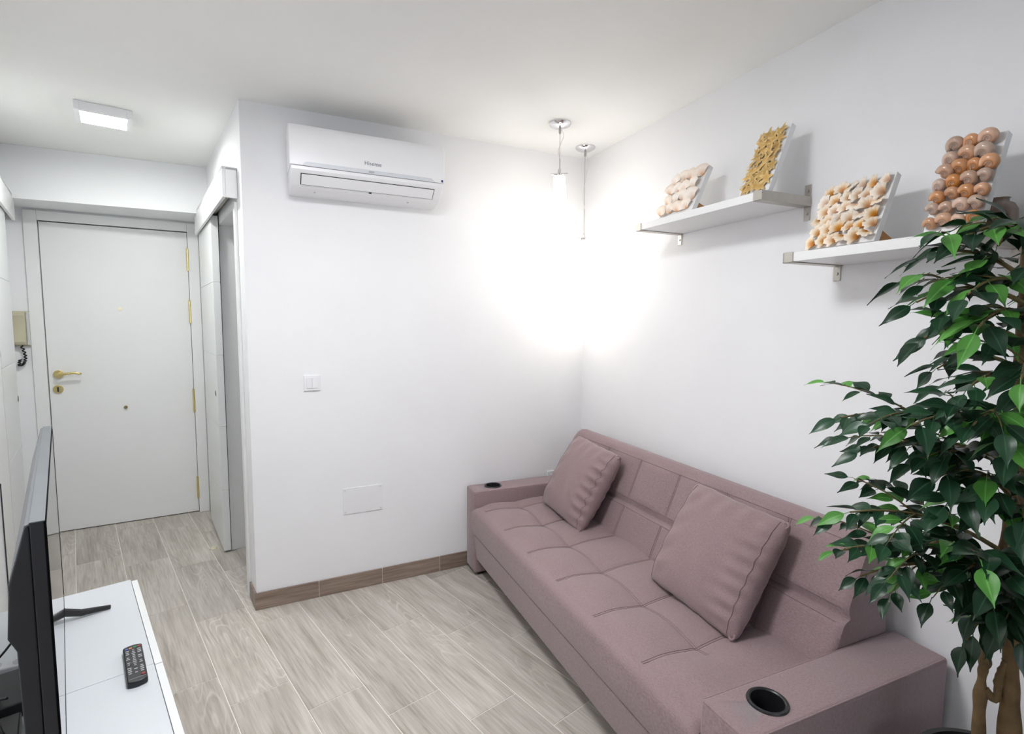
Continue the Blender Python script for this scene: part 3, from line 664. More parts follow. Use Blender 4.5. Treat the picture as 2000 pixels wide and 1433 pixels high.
# visible double stitch below the top edge and on the channel
def bout(p, h=0.0008): return (p[0], p[1] + h * 0.92, p[2] + h * 0.38)
VB = lambda z: min(range(400), key=lambda i: abs(back_pt(0.31, i / 800)[2] - z)) / 800
v_lo, v_c0, v_c1, v_hi = VB(0.42), VB(0.555), VB(0.595), VB(0.775)
for vv in (v_c0, v_c1, v_hi):
    MB().tube([bout(back_pt(0.012 + 0.976 * i / 180, vv)) for i in range(181)], 0.0009, 5).obj('stitching', MTHR, bko)
for k in SEAM:
    for o_ in (0.0015, 0.0105):
        for va, vb in ((v_lo, v_c0), (v_c1, v_hi)):
            MB().tube([bout(back_pt(su(k + o_), va + (vb - va) * i / 30)) for i in range(31)], 0.0008, 5).obj('stitching', MTHR, bko)

# ------------------------------------------------------------------ scatter cushions
def cushion(sc, seed, label, tilt_roll=0.0, dsh=0.0):
    rnd = random.Random(seed); W, Hh, T = 0.232, 0.222, 0.074
    ph = [rnd.uniform(0, 6.28) for _ in range(12)]
    def surf(sgn):
        def fn(u, v):
            a, b = u * 2 - 1, v * 2 - 1
            edge = (1 - abs(a) ** 2.6) * (1 - abs(b) ** 2.6)
            t = T * max(0.0, edge) ** 0.48
            pin = 1 - 0.045 * (1 - b * b) * abs(a) ** 6 ; pin2 = 1 - 0.045 * (1 - a * a) * abs(b) ** 6
            rc_ = 1 - 0.055 * (abs(a) * abs(b)) ** 5
            gat = 1 - 0.012 * abs(a) ** 8 * (0.5 + 0.5 * math.sin(21 * b + ph[8])) ; gat2 = 1 - 0.010 * abs(b) ** 8 * (0.5 + 0.5 * math.sin(18 * a + ph[9]))
            x = a * W * pin * rc_ * gat; y = b * Hh * pin2 * rc_ * gat2
            # wrinkles fanning from the right edge and lower corner
            wr = 0.0
            for k in range(4):
                wr += 0.0030 * math.sin(26 * (b + 0.22 * a * math.cos(k)) + ph[k] + 3 * a) * math.exp(-((a - 0.80) / 0.30) ** 2) * (0.4 + 0.6 * (b < 0.5)) * (1 if k % 2 else 0.7)
            wr += 0.0040 * math.sin(9 * a + 5 * b + ph[5]) * math.exp(-((b + 0.25) / 0.35) ** 2) * math.exp(-((a - 0.2) / 0.5) ** 2)
            wr += 0.0035 * math.sin(14 * b - 5 * a + ph[6]) * math.exp(-((a + 0.75) / 0.2) ** 2)
            wr += 0.0025 * math.sin(17 * a + ph[7]) * math.exp(-((b - 0.8) / 0.2) ** 2)
            wr *= 1.25
            n = t + wr * min(1, edge * 3) * (1 if sgn > 0 else 0.3)
            return (x, y, sgn * n)
        return fn
    o = tag(bpy.data.objects.new('cushion', None), label, 'cushion', 'mauve cushions on the sofa'); C.objects.link(o)
    N = 64
    g = MB(); g.grid(surf(1), N, N); off = len(g.v)
    g.grid(lambda u, v: surf(-1)(u, v), N, N)
    me = g.mesh('cover', MCUS, 180)
    bm = bmesh.new(); bm.from_mesh(me); bmesh.ops.remove_doubles(bm, verts=bm.verts, dist=0.0004); bmesh.ops.recalc_face_normals(bm, faces=bm.faces); bm.to_mesh(me); bm.free()
    c = bpy.data.objects.new('cover', me); C.objects.link(c); c.parent = o
    # stitched seam a little inside the right and left edges, plus a loop at the corners
    f = surf(1)
    for aa in (0.925, 0.06):
        MB().tube([tuple(Vector(f(aa, 0.03 + 0.94 * i / 40)) + Vector((0, 0, 0.0006))) for i in range(41)], 0.0013, 6).obj('seam', MTHR, o)
    for ca, cb in ((0.985, 0.985), (0.985, 0.015)):
        p = Vector(f(ca, cb)); sx = 1 if ca > .5 else -1; sy = 1 if cb > .5 else -1
        MB().tube([p + Vector((0.012 * math.cos(t) * 0.8 - 0.004 * sx, 0.012 * math.sin(t) * 0.8 - 0.004 * sy, 0.004)) for t in [k * 6.28 / 14 for k in range(15)]], 0.004, 8, cap=False).obj('corner_fold', MCUS, o)
    # frame: cushion x -> towards the camera along the wall (image right), y -> up the slope, z -> out of the wall
    up = Vector((0, -0.205, 0.345)).normalized()      # in (s, d, z)
    xs = Vector((-1, 0, 0)); nn = xs.cross(up)
    if nn.y < 0: nn = -nn
    # rotate in the cushion plane
    cr, sr = math.cos(tilt_roll), math.sin(tilt_roll)
    X = xs * cr + up * sr; Y = up * cr - xs * sr
    Z = X.cross(Y)
    ctr = Vector((sc, 0.348 + dsh, 0.612))
    def toW(v): return Vector((E_.x * v.x + N_.x * v.y, E_.y * v.x + N_.y * v.y, v.z))
    M4 = Matrix.Identity(4); Xw, Yw, Zw = toW(X), toW(Y), toW(Z)
    for i in range(3): M4[i][0] = Xw[i]; M4[i][1] = Yw[i]; M4[i][2] = Zw[i]
    M4.translation = wl(ctr.x, ctr.y, ctr.z)
    o.matrix_world = M4
    return o
cushion(2.258, 3, 'mauve cushion leaning on the sofa back by the far arm', R(-3))
cushion(1.300, 8, 'mauve cushion leaning on the sofa back beside the near arm', R(-2))

# ------------------------------------------------------------------ shelves with metal brackets
def shelf(s0, s1, z0, dep, label):
    t = 0.029
    o = tag(rw_empty('wall_shelf', 0, 0, 0), label, 'shelf', None)
    bx(s0 + 0.004, s1 - 0.004, 0.002, dep, z0, z0 + t).obj('board', MLAC, o, bevel=0.0012)
    w = 0.034
    for a, b in ((s0, s0 + w), (s1 - w, s1)):
        br = MB()
        br.box(a, b, 0.003, dep + 0.003, z0 - 0.003, z0)            # strap below
        br.box(a, b, dep, dep + 0.003, z0 - 0.003, z0 + t + 0.002)   # strap over the front
        e0, e1 = (a - 0.003, a) if a == s0 else (b, b + 0.003)
        br.box(e0, e1, 0.003, dep + 0.003, z0 - 0.003, z0 + t + 0.002)
        bo = br.obj('bracket', MSTE, o, bevel=0.0008, seg=1)
        for zz0, zz1 in ((z0 - 0.052, z0 - 0.003), (z0 + t + 0.002, z0 + t + 0.047)):
            bx(a if a == s0 else b - 0.026, (a + 0.026) if a == s0 else b, 0.0005, 0.0035, zz0, zz1).obj('wall_tab', MSTE, bo, bevel=0.001)
            cz = (zz0 + zz1) / 2; cs = (a + 0.013) if a == s0 else (b - 0.013)
            MB().tube([(cs, 0.003, cz), (cs, 0.0065, cz)], 0.005, 12).obj('screw', MSTE, bo)
    return o
ZU, ZLo, DEP = 1.880, 1.653, 0.247
shelf(1.252, 1.952, ZU, DEP, 'upper white wall shelf with brushed metal end brackets')
shelf(0.636, 1.150, ZLo, DEP, 'lower white wall shelf with brushed metal brackets beside the plant')

# ------------------------------------------------------------------ shell pictures
def snail_mesh():
    mb = MB(); nt_, nc = 60, 14; turns = 3.0; k = math.log(2.35) / (2 * math.pi)
    vs = []; gs = []
    for i in range(nt_ + 1):
        t = (i / nt_) * turns * 2 * math.pi
        sc = math.exp(-k * t); Rr = 0.46 * sc; rho = 0.56 * sc; zc = 0.46 * (1 - sc)
        for j in range(nc):
            a = 2 * math.pi * j / nc
            rr = max(0.0, Rr + rho * 1.05 * math.cos(a))
            vs.append((rr * math.cos(-t), rr * math.sin(-t), zc + rho * 1.0 * math.sin(a)))
            g_ = 1.0 - (i / nt_) ** 0.75 * 0.80
            if j in (5,) : g_ = -0.12
            elif j in (4, 6): g_ = 0.20
            gs.append(g_)
    fs = [(i * nc + j, i * nc + (j + 1) % nc, (i + 1) * nc + (j + 1) % nc, (i + 1) * nc + j) for i in range(nt_) for j in range(nc)]
    fs.append(tuple(range(nc))); fs.append(tuple(nt_ * nc + j for j in range(nc)))
    mb.add(vs, fs, gs); return mb.mesh('snail_shell', MSNAIL, 180, True)
def star_mesh(seed):
    rnd = random.Random(seed); mb = MB(); vs = [(0, 0, 0.20)]; gs = [0.0]; fs = []
    n = 5; ring = []
    K = 4
    for i in range(n):
        a = 2 * math.pi * i / n + rnd.uniform(-.12, .12); L = rnd.uniform(0.85, 1.1)
        # arm: ridge points and side points, tip curls
        row = []
        for kx in range(1, K + 1):
            t = kx / K; w = 0.24 * (1 - t) ** 0.8 + 0.05; r = 0.18 + (L - 0.18) * t
            ca, sa = math.cos(a + 0.10 * t * rnd.uniform(-1, 1)), math.sin(a)
            ca = math.cos(a); px, py = -math.sin(a), math.cos(a); cu = 0.22 * t * t * rnd.choice((-1, 1, .5))
            for sgn, hz in ((-1, 0.0), (0, 0.16 * (1 - t * .7)), (1, 0.0)):
                row.append(len(vs)); vs.append((r * ca + px * (w * sgn + cu * .3), r * math.sin(a) + py * (w * sgn + cu * .3), hz + 0.10 * t)); gs.append(0.25 + 0.7 * t - (0.2 if sgn == 0 else 0))
        ring.append(row)
    for i in range(n):
        r = ring[i]
        fs += [(0, r[0], r[1]), (0, r[1], r[2])]
        for kx in range(K - 1):
            b = kx * 3; fs += [(r[b], r[b + 3], r[b + 4], r[b + 1]), (r[b + 1], r[b + 4], r[b + 5], r[b + 2])]
        fs.append((r[-3], r[-2], r[-1]))
        nx = ring[(i + 1) % n]; fs.append((0, r[2], nx[0]))
    mb.add(vs, fs, gs); return mb.mesh('starfish', MSTAR, 60, True)
def fan_mesh(name, material, ribs, dome, ruffle, seed, nu=28, nv=8):
    rnd = random.Random(seed); ph = rnd.uniform(0, 6)
    def fn(u, v):
        a = (u - 0.5) * 2.5; r = 0.06 + 0.94 * v
        rr = r * (1 + ruffle * v ** 2 * math.sin(ribs * a * 2.2 + ph) * 0.6 + ruffle * v ** 3 * math.sin(7 * a + ph))
        rr *= 1 - 0.22 * abs(u - 0.5) ** 1.5 * 2
        z = dome * math.sin(min(1, v * 1.02) * math.pi * 0.62 + 0.15) * math.cos(a * 0.55) + 0.03 * v * math.cos(ribs * a * 2.2 + ph) * (0.4 + ruffle * 4)
        return (rr * math.sin(a), rr * math.cos(a) - 0.45, z)
    mb = MB(); mb.grid(fn, nu, nv, lambda u, v: v); o = len(mb.v)
    mb.grid(lambda u, v: (fn(u, v)[0], fn(u, v)[1], fn(u, v)[2] - 0.07 * (1 - 0.6 * v)), nu, nv, lambda u, v: v)
    # close the rim
    for i in range(nu):
        a, b = nv * (nu + 1) + i, nv * (nu + 1) + i + 1; mb.f.append((a, b, o + b, o + a))
    for j in range(nv):
        for c in (0, nu):
            a, b = j * (nu + 1) + c, (j + 1) * (nu + 1) + c; mb.f.append((a, b, o + b, o + a))
    return mb.mesh(name, material, 70, True)
SNAIL = snail_mesh(); STARS = [star_mesh(s) for s in (1, 2, 3)]
SPIKES = [fan_mesh('spiky_shell', MSPIKE, 7, 0.42, 0.085, s) for s in (4, 5, 6)]
FANS = [fan_mesh('fan_shell', MFAN, 9, 0.34, 0.015, s) for s in (7, 8)]
MCANV = mat('white_canvas_frame', (0.84, 0.84, 0.84, 1), 0.6, noise=0.01, nscale=30, bump=0.1, bscale=300)
def picture(s0, s1, d_bot, lean, hgt, z0, label, kind, seed, stand=0.11):
    fin = kind in ('fan', 'spike')
    """panel stands on the shelf, leaning back by the angle lean; local x along wall away, y up the panel, z out"""
    rnd = random.Random(seed); w = s1 - s0; th = 0.022
    o = tag(bpy.data.objects.new('shell_picture', None), label, 'picture', None); C.objects.link(o)
    X = Vector((-1, 0, 0)); Y = Vector((0, -math.sin(lean), math.cos(lean))); Zl = X.cross(Y)
    if Zl.y < 0: X = -X; Zl = X.cross(Y)
    def toW(v): return Vector((E_.x * v.x + N_.x * v.y, E_.y * v.x + N_.y * v.y, v.z))
    M4 = Matrix.Identity(4)
    for i, ax in enumerate((toW(X), toW(Y), toW(Zl))):
        for r in range(3): M4[r][i] = ax[r]
    M4.translation = wl((s0 + s1) / 2, d_bot, z0 + th * math.sin(lean) + 0.0005)
    o.matrix_world = M4
    bx(-w / 2, w / 2, 0, hgt, -th, 0).obj('frame', MCANV, o, bevel=0.0015)
    # easel stand behind: cardboard wedge, hinged near mid height
    hh = hgt * 0.42; tt = 0.002
    # back leg reaches the shelf: solve in local coordinates
    # shelf plane in local coords: height above the shelf = y*cos(lean) - (-z)*... ; z local out of wall and up
    sl, cl = math.sin(lean), math.cos(lean)
    hy = -th - tt
    def grd(zl): return (-(th * sl) - zl * sl) / cl * 1.0        # local y at which world height equals shelf top, for local z = zl
    zr = -th - stand
    yl = grd(zr)
    mbs = MB()
    if fin:
        xa, xb = w * 0.5 - 0.030, w * 0.5 - 0.027
        pts = [(hgt * 0.30, -th - 0.0005), (grd(-th) + 0.002, -th - 0.0005), (grd(-th - 0.085) + 0.001, -th - 0.085), (grd(-th - 0.085) + 0.030, -th - 0.085)]
    else:
        xa, xb = -0.012, 0.012
        pts = [(hgt * 0.45, -th - 0.0005), (hgt * 0.42, -th - 0.0005), (grd(-th - 0.05) + 0.001, -th - 0.05), (grd(-th - 0.05) + 0.004, -th - 0.053)]
    vs = [(xa, y, z) for y, z in pts] + [(xb, y, z) for y, z in pts]
    mbs.add(vs, [(0, 1, 2, 3), (7, 6, 5, 4), (0, 4, 5, 1), (1, 5, 6, 2), (2, 6, 7, 3), (3, 7, 4, 0)])
    mbs.obj('easel_stand', MCAR, o)
    def put(name, me, x, y, z, sc, rz, tx=0.0, ty=0.0):
        inst(name, me, o, matrix=Matrix.Translation((x, y, z)) @ Matrix.Rotation(rz, 4, 'Z') @ Matrix.Rotation(tx, 4, 'X') @ Matrix.Rotation(ty, 4, 'Y') @ Matrix.Diagonal((sc, sc, sc, 1)))
    if kind == 'snail':
        rows = 7; 
        for r in range(rows):
            ncol = 4 if r < 5 else 3
            for c in range(ncol):
                xw = (w - 0.012) / 3.55
                x = -w / 2 + 0.006 + xw * (c + 0.42 + (0.0 if r % 2 else 0.12)) if r < 5 else -w / 2 + 0.012 + (w - 0.02) * (c + 0.42) / 2.9
                y = 0.020 + r * (hgt - 0.036) / (rows - 1) + rnd.uniform(-.003, .003)
                sc = (0.0255 if r < 4 else 0.0295) * rnd.uniform(0.92, 1.1) * w / 0.13
                ax = Vector((-0.14 + rnd.uniform(-.12, .12), -0.72 + rnd.uniform(-.12, .12), 0.66)).normalized()
                q = Vector((0, 0, 1)).rotation_difference(ax).to_matrix().to_4x4()
                inst('snail_shell', SNAIL, o, matrix=Matrix.Translation((x, y, 0.013 + rnd.uniform(0, .002))) @ q @ Matrix.Rotation(rnd.uniform(2.6, 4.0), 4, 'Z') @ Matrix.Diagonal((sc, sc, sc, 1)))
    elif kind == 'star':
        for r in range(9):
            for c in range(4):
                x = -w / 2 + 0.014 + (w - 0.02) * (c + (0.5 if r % 2 else 0.15)) / 4 + rnd.uniform(-.004, .004); y = 0.012 + (hgt - 0.02) * (r + 0.3) / 9 + rnd.uniform(-.004, .004)
                put('starfish', STARS[(r + c) % 3], x, y, 0.004 + 0.006 * rnd.random(), rnd.uniform(0.024, 0.031), rnd.uniform(0, 6.28), rnd.uniform(-.35, .35), rnd.uniform(-.35, .35))
    elif kind == 'spike':
        for r in range(6):
            for c in range(6):
                x = -w / 2 + 0.010 + (w - 0.022) * (c + (0.45 if r % 2 else 0.2)) / 5.6; y = 0.016 + (hgt - 0.045) * r / 5 + rnd.uniform(-.003, .003)
                put('spiky_shell', SPIKES[(r * 2 + c) % 3], x, y, 0.006 + 0.004 * rnd.random(), rnd.uniform(0.030, 0.038), rnd.uniform(-0.5, 0.5) + (math.pi if rnd.random() < .25 else 0.9), rnd.uniform(-.25, .4), rnd.uniform(-.4, .3))
    else:
        for r in range(4):
            for c in range(4):
                x = -w / 2 + 0.022 + (w - 0.05) * (c + (0.4 if r % 2 else 0.1)) / 3.4; y = 0.028 + (hgt - 0.05) * r / 3.2 + rnd.uniform(-.004, .004)
                put('fan_shell', FANS[(r + c) % 2], x, y, 0.005 + 0.004 * rnd.random(), rnd.uniform(0.044, 0.052), rnd.uniform(-0.35, 0.35) + (0.5 if c % 2 else -0.2), rnd.uniform(-.12, .12) + 0.12, rnd.uniform(-.2, .2))
    return o
TU, TL = ZU + 0.029, ZLo + 0.029
picture(1.640, 1.850, 0.205, R(25), 0.215, TU, 'white picture of pale fan shells leaning on the upper shelf', 'fan', 1)
picture(1.262, 1.395, 0.205, R(23), 0.262, TU, 'narrow white picture of yellow starfish leaning on the upper shelf', 'star', 2)
picture(0.890, 1.098, 0.205, R(23), 0.222, TL, 'white picture of spiky orange and cream shells on the lower shelf', 'spike', 3)
picture(0.640, 0.765, 0.205, R(21), 0.258, TL, 'narrow white picture of brown snail shells on the lower shelf', 'snail', 4)
jar = MB().lathe([(0.0005, 0.0), (0.026, 0.0), (0.034, 0.012), (0.037, 0.035), (0.036, 0.058), (0.030, 0.072), (0.020, 0.077), (0.019, 0.083), (0.022, 0.086), (0.017, 0.086), (0.015, 0.07), (0.0005, 0.06)], n=40, cap0=False, cap1=False).obj('ceramic_jar', MJAR, smooth=180)
jar.scale = (1.12, 1.12, 1.12); jar.location = wl(0.676, 0.052, TL + 0.0005); tag(jar, 'glossy brown ceramic jar standing behind the snail shell picture', 'jar')

# ------------------------------------------------------------------ television bench
ZB = 0.50; BA = R(104.5)
BF = Vector((-0.410, 2.279))                  # far front corner
def bl(t, d, z=0.0):                          # t towards the camera along the front, d to the left (depth)
    b = Vector((-math.cos(BA), -math.sin(BA))); n = Vector((-math.sin(BA), math.cos(BA))); p = BF + b * t + n * d; return Vector((p.x, p.y, z))
UL = 0.622; DEPB = 0.425
for k in range(2):
    p = bl((k + 1) * UL, 0, 0)
    u = tag(empty('tv_bench', p, BA), ('white low cabinet carrying the far end of the television' if k == 0 else 'white low cabinet carrying the near end of the television'), 'cabinet')
    # local x: away along the bench, y: to the left wall
    g = 0.0008
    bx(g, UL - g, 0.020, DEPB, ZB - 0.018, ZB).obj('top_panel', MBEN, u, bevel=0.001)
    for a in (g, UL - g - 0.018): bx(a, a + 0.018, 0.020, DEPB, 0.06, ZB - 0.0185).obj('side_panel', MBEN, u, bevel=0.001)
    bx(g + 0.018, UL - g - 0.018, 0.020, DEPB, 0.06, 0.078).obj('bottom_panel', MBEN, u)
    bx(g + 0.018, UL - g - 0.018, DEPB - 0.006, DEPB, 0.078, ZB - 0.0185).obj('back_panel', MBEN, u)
    for za, zb in ((0.062, 0.27), (0.273, ZB - 0.004)):
        bx(0.0015, UL - 0.0015 - (0.006 if k == 0 else 0), 0.0, 0.018, za, zb).obj('drawer_front', MLACG, u, bevel=0.001)
    for a in (0.03, UL - 0.07):
        for b in (0.05, DEPB - 0.08): bx(a, a + 0.04, b, b + 0.04, 0.0, 0.06).obj('leg', MBEN, u)

# ------------------------------------------------------------------ television
TVA = R(104.4)
tv = tag(empty('television', (-0.319, 1.103, 0.0), TVA), 'black flat television with grey upper edge on the white bench', 'television')
TL_ = 1.030; ZT, ZBm = 1.117, 0.548
# local x away, y to the left (rear of the set), screen at y = 0
bx(0.0, TL_, 0.0015, 0.020, ZBm, ZT - 0.0015).obj('panel_body', MTVB, tv, bevel=0.002)
bx(0.009, TL_ - 0.016, -0.0008, 0.0015, ZBm + 0.018, ZT - 0.009).obj('screen', MSCR, tv)
fr_ = MB()
fr_.box(0.0, TL_, -0.0012, 0.0018, ZT - 0.009, ZT - 0.0012); fr_.box(0.0, TL_, -0.0012, 0.0018, ZBm, ZBm + 0.018)
fr_.box(0.0, 0.009, -0.0012, 0.0018, ZBm + 0.018, ZT - 0.009); fr_.box(TL_ - 0.016, TL_, -0.0016, 0.0018, ZBm + 0.018, ZT - 0.009)
fr_.obj('bezel', mat('matt_black_bezel', (0.006, 0.006, 0.007, 1), 0.7, spec=0.03, noise=0.1), tv, bevel=0.0006, seg=1)
bx(0.0, TL_, 0.0005, 0.020, ZT - 0.0015, ZT).obj('top_edge', MTVG, tv)
# sloping rear casing: thin at the top, thick below
MB().extr([(0.020, ZT - 0.004), (0.026, ZT - 0.006), (0.050, ZT - 0.10), (0.056, ZT - 0.19), (0.046, ZT - 0.215), (0.042, ZBm + 0.02), (0.038, ZBm), (0.020, ZBm)], 0.003, TL_ - 0.003).obj('rear_casing', MTVB, tv, bevel=0.003)
MB().extr([(0.0205, ZT - 0.0032), (0.0262, ZT - 0.0052), (0.0502, ZT - 0.099), (0.0488, ZT - 0.1005), (0.0205, ZT - 0.006)], 0.004, TL_ - 0.004).obj('rear_upper_slope', MTVG, tv)
bx(0.14, TL_ - 0.12, 0.040, 0.050, ZBm + 0.03, ZT - 0.26).obj('electronics_box', MTVB, tv, bevel=0.006)
for fx in (0.12, TL_ - 0.075):
    ft = MB(); zz = ZB
    ft.tube([(fx, 0.012, ZBm + 0.004), (fx, 0.004, ZB + 0.034), (fx + 0.004, -0.040, ZB + 0.016), (fx + 0.010, -0.115, ZB + 0.0066)], [0.010, 0.013, 0.011, 0.0062], 10)
    ft.tube([(fx, 0.012, ZBm + 0.004), (fx, 0.030, ZB + 0.034), (fx + 0.004, 0.070, ZB + 0.016), (fx + 0.010, 0.115, ZB + 0.0066)], [0.010, 0.013, 0.011, 0.0062], 10)
    ft.obj('foot', MBLK, tv)

# remote control
rc = tag(empty('remote_control', (0, 0, ZB)), 'black television remote control with small pale keys on the bench', 'remote')
rc.location = (-0.3165, 1.672, ZB + 0.0003)
rc.rotation_euler = (0, 0, R(103.6) - R(0.5))
LR, WR = 0.098, 0.0225
outl = []
for k in range(9): a = -1 + 2 * k / 8; outl.append((LR - 0.010 + 0.010 * math.cos(a * 1.2), WR * a * -1))
outl2 = [(-x, -y) for x, y in outl]
body = MB().prism(list(reversed(outl + outl2)), 0.0, 0.017); body.obj('body', MBLK, rc, bevel=0.004, seg=3)
keys = MB(); rnd = random.Random(5)
for c in (-0.0135, 0.0, 0.0135):
    for k in range(14):
        if rnd.random() < 0.12: continue
        x = 0.066 - k * 0.0093; wv = rnd.uniform(0.0022, 0.0045)
        keys.box(x - 0.0022, x + 0.0022, c - wv, c + wv, 0.0165, 0.0178)
ko = keys.obj('small_keys', MKEY, rc); ko['kind'] = 'stuff'
for y, x, mm, nm in ((0.0145, 0.078, MBLU, 'blue_key'), (0.005, 0.079, MORA, 'orange_key'), (-0.005, 0.0815, MGRN, 'green_key'), (-0.0145, 0.080, MRED, 'red_key')):
    bx(x - 0.0035, x + 0.0035, y - 0.0038, y + 0.0038, 0.0165, 0.0182).obj(nm, mm, rc, bevel=0.0008)
MB().lathe([(0.0045, 0.0165), (0.0045, 0.0185), (0.003, 0.019)], (-0.072, -0.0135, 0), 16).obj('power_key', MRED, rc)
bx(-0.0822, -0.0812, -0.019, 0.019, 0.0168, 0.0174).obj('groove', MKEY, rc)

# ------------------------------------------------------------------ boxes and cables behind the television
st = tag(empty('set_top_box', (-0.592, 1.640, ZB), BA), 'dark grey set-top box with cables behind the television', 'box')
bx(-0.085, 0.085, -0.055, 0.055, 0.002, 0.040).obj('case', MTVB, st, bevel=0.003)
bx(-0.080, 0.080, -0.05, 0.05, 0.0, 0.003).obj('base', MRUB, st)
rt = tag(empty('black_router', (-0.546, 1.487, ZB), BA), 'low black router lying behind the television', 'box')
bx(-0.05, 0.05, -0.045, 0.05, 0.002, 0.032).obj('case', MBLK, rt, bevel=0.004)
bx(-0.045, 0.045, -0.04, 0.045, 0.0, 0.003).obj('base', MRUB, rt)
ps = tag(empty('power_strip', (-0.640, 1.775, ZB), BA + R(80)), 'white power strip lying behind the television', 'power strip')
bx(-0.09, 0.09, -0.022, 0.022, 0.0, 0.036).obj('body', MPLA, ps, bevel=0.004)
for a in (-0.055, 0.0, 0.055): MB().lathe([(0.017, 0.0355), (0.017, 0.0365)], (a, 0, 0), 20).obj('outlet', MPLB, ps)
def cable(pts, label, r=0.003):
    # smooth by Catmull-Rom
    P = [Vector(p) for p in pts]; out = []
    for i in range(len(P) - 1):
        a, b, c, d = P[max(i - 1, 0)], P[i], P[i + 1], P[min(i + 2, len(P) - 1)]
        for k in range(8):
            t = k / 8; out.append(0.5 * ((2 * b) + (c - a) * t + (2 * a - 5 * b + 4 * c - d) * t * t + (3 * b - a - 3 * c + d) * t ** 3))
    out.append(P[-1])
    o = MB().tube(out, r, 8).obj('cable', MBLK); tag(o, label, 'cable'); return o
cable([(-0.572, 1.86, 0.70), (-0.60, 1.85, 0.60), (-0.635, 1.80, 0.546), (-0.66, 1.76, 0.542)], 'thin black cable running from the television down to the power strip')
cable([(-0.66, 1.745, 0.542), (-0.640, 1.71, 0.556), (-0.600, 1.66, 0.549), (-0.575, 1.60, 0.546), (-0.545, 1.565, 0.560)], 'black cable lying across the set-top box')
cable([(-0.575, 1.55, 0.546), (-0.545, 1.51, 0.543), (-0.520, 1.46, 0.542), (-0.485, 1.415, 0.520), (-0.470, 1.37, 0.504)], 'black cable curling over the low router')

# ------------------------------------------------------------------ potted ficus
FX, FY = 1.475, 0.475
rnd = random.Random(21)
def at(px, py, r):
    d = FW + XR * ((px - 1000) / F_PX) + YD * ((py - 716.5) / F_PX); h = math.hypot(d.x, d.y)
    return Vector((0, 0, CAM_Z)) + d * (r / h)
fic = tag(empty('potted_ficus', (FX, FY, 0)), 'tall artificial ficus with glossy green leaves in a black pot', 'plant')
FO = Vector((FX, FY, 0))
PZ = 0.43
MB().lathe([(0.0005, 0.0), (0.115, 0.0), (0.12, 0.01), (0.152, PZ - 0.04), (0.160, PZ - 0.035), (0.162, PZ), (0.150, PZ), (0.147, PZ - 0.035), (0.0005, PZ - 0.03)], n=48, cap0=False, cap1=False).obj('pot', MPOT, fic)
MB().lathe([(0.0005, PZ - 0.022), (0.08, PZ - 0.020), (0.146, PZ - 0.028), (0.146, PZ - 0.034)], n=40, cap0=False, cap1=False).obj('soil', MSOIL, fic)
def knob(pts, r0, r1, name='trunk', n=60, amp=0.18, seed=0, rn=14):
    rr = random.Random(seed); P = [Vector(p) for p in pts]; out = []; rad = []
    M_ = len(P) - 1
    for i in range(n + 1):
        t = i / n * M_; k = min(int(t), M_ - 1); f = t - k
        a, b, c, d = P[max(k - 1, 0)], P[k], P[k + 1], P[min(k + 2, M_)]
        out.append(0.5 * ((2 * b) + (c - a) * f + (2 * a - 5 * b + 4 * c - d) * f * f + (3 * b - a - 3 * c + d) * f ** 3) - FO)
        w = i / n; rad.append((r0 + (r1 - r0) * w) * (1 + amp * math.sin(w * 23 + seed) * math.sin(w * 9.1 + 2 * seed) + amp * 0.5 * math.sin(w * 61 + seed)))
    return MB().tube(out, rad, rn).obj(name, MBARK, fic, smooth=180)
tA = [Vector((1.462, 0.515, PZ - 0.04)), at(1912, 1400, 1.545), at(1918, 1320, 1.545), at(1924, 1290, 1.545), at(1926, 1240, 1.545), at(1935, 1170, 1.54), at(1960, 1060, 1.54), at(1975, 930, 1.54)]
knob(tA, 0.0125, 0.007, seed=1, amp=0.24)
knob([at(1924, 1345, 1.545), at(1945, 1365, 1.545), at(1952, 1325, 1.55), at(1966, 1290, 1.555)], 0.0085, 0.008, 'trunk_fork', 20, seed=3)
tB = [Vector((1.482, 0.470, PZ - 0.04)), at(1972, 1400, 1.56), at(1974, 1300, 1.56), at(1984, 1150, 1.56), at(1982, 1000, 1.56), at(1994, 860, 1.56), at(1990, 700, 1.56), at(2000, 560, 1.56), at(2010, 400, 1.56)]
knob(tB, 0.0185, 0.007, seed=2, n=90)
tC = [Vector((1.497, 0.420, PZ - 0.04)), Vector((1.50, 0.415, 0.6)), Vector((1.512, 0.41, 0.85)), Vector((1.49, 0.40, 1.1)), Vector((1.50, 0.39, 1.35)), Vector((1.48, 0.38, 1.6)), Vector((1.49, 0.37, 1.75))]
knob(tC, 0.014, 0.007, seed=5, n=70)

def leaf_mesh(name, material, droop, fold, seed, L=0.072, W=0.0175):
    nu, nv = 9, 4; rr = random.Random(seed); side = rr.uniform(-.12, .12)
    def fn(u, v):
        b = v * 2 - 1
        wdt = W * math.sin(math.pi * min(1, u * 1.06) ** 0.78) ** 0.9 if u < 0.94 else W * 0.10 * (1 - (u - .94) / .06 * 0.9)
        wdt *= 1 - 0.42 * max(0.0, (u - 0.45) / 0.55) ** 1.2 * (1 if u < 0.94 else 0)
        if u <= 0: wdt = W * 0.05
        x = L * (u + 0.0); y = b * max(wdt, W * 0.03) + side * L * u * u
        z = -droop * L * u * u + fold * abs(b) * wdt + 0.0012 * math.sin(u * 9 + b * 2 + seed) * abs(b)
        return (x, y, z)
    mb = MB(); mb.grid(fn, nu, nv, lambda u, v: abs(v * 2 - 1))
    # petiole
    o = len(mb.v); mb.tube([(-0.016, 0, 0.004), (-0.006, 0, 0.001), (0.004, 0, -0.0003)], 0.0010, 4)
    return mb.mesh(name, material, 180, True)
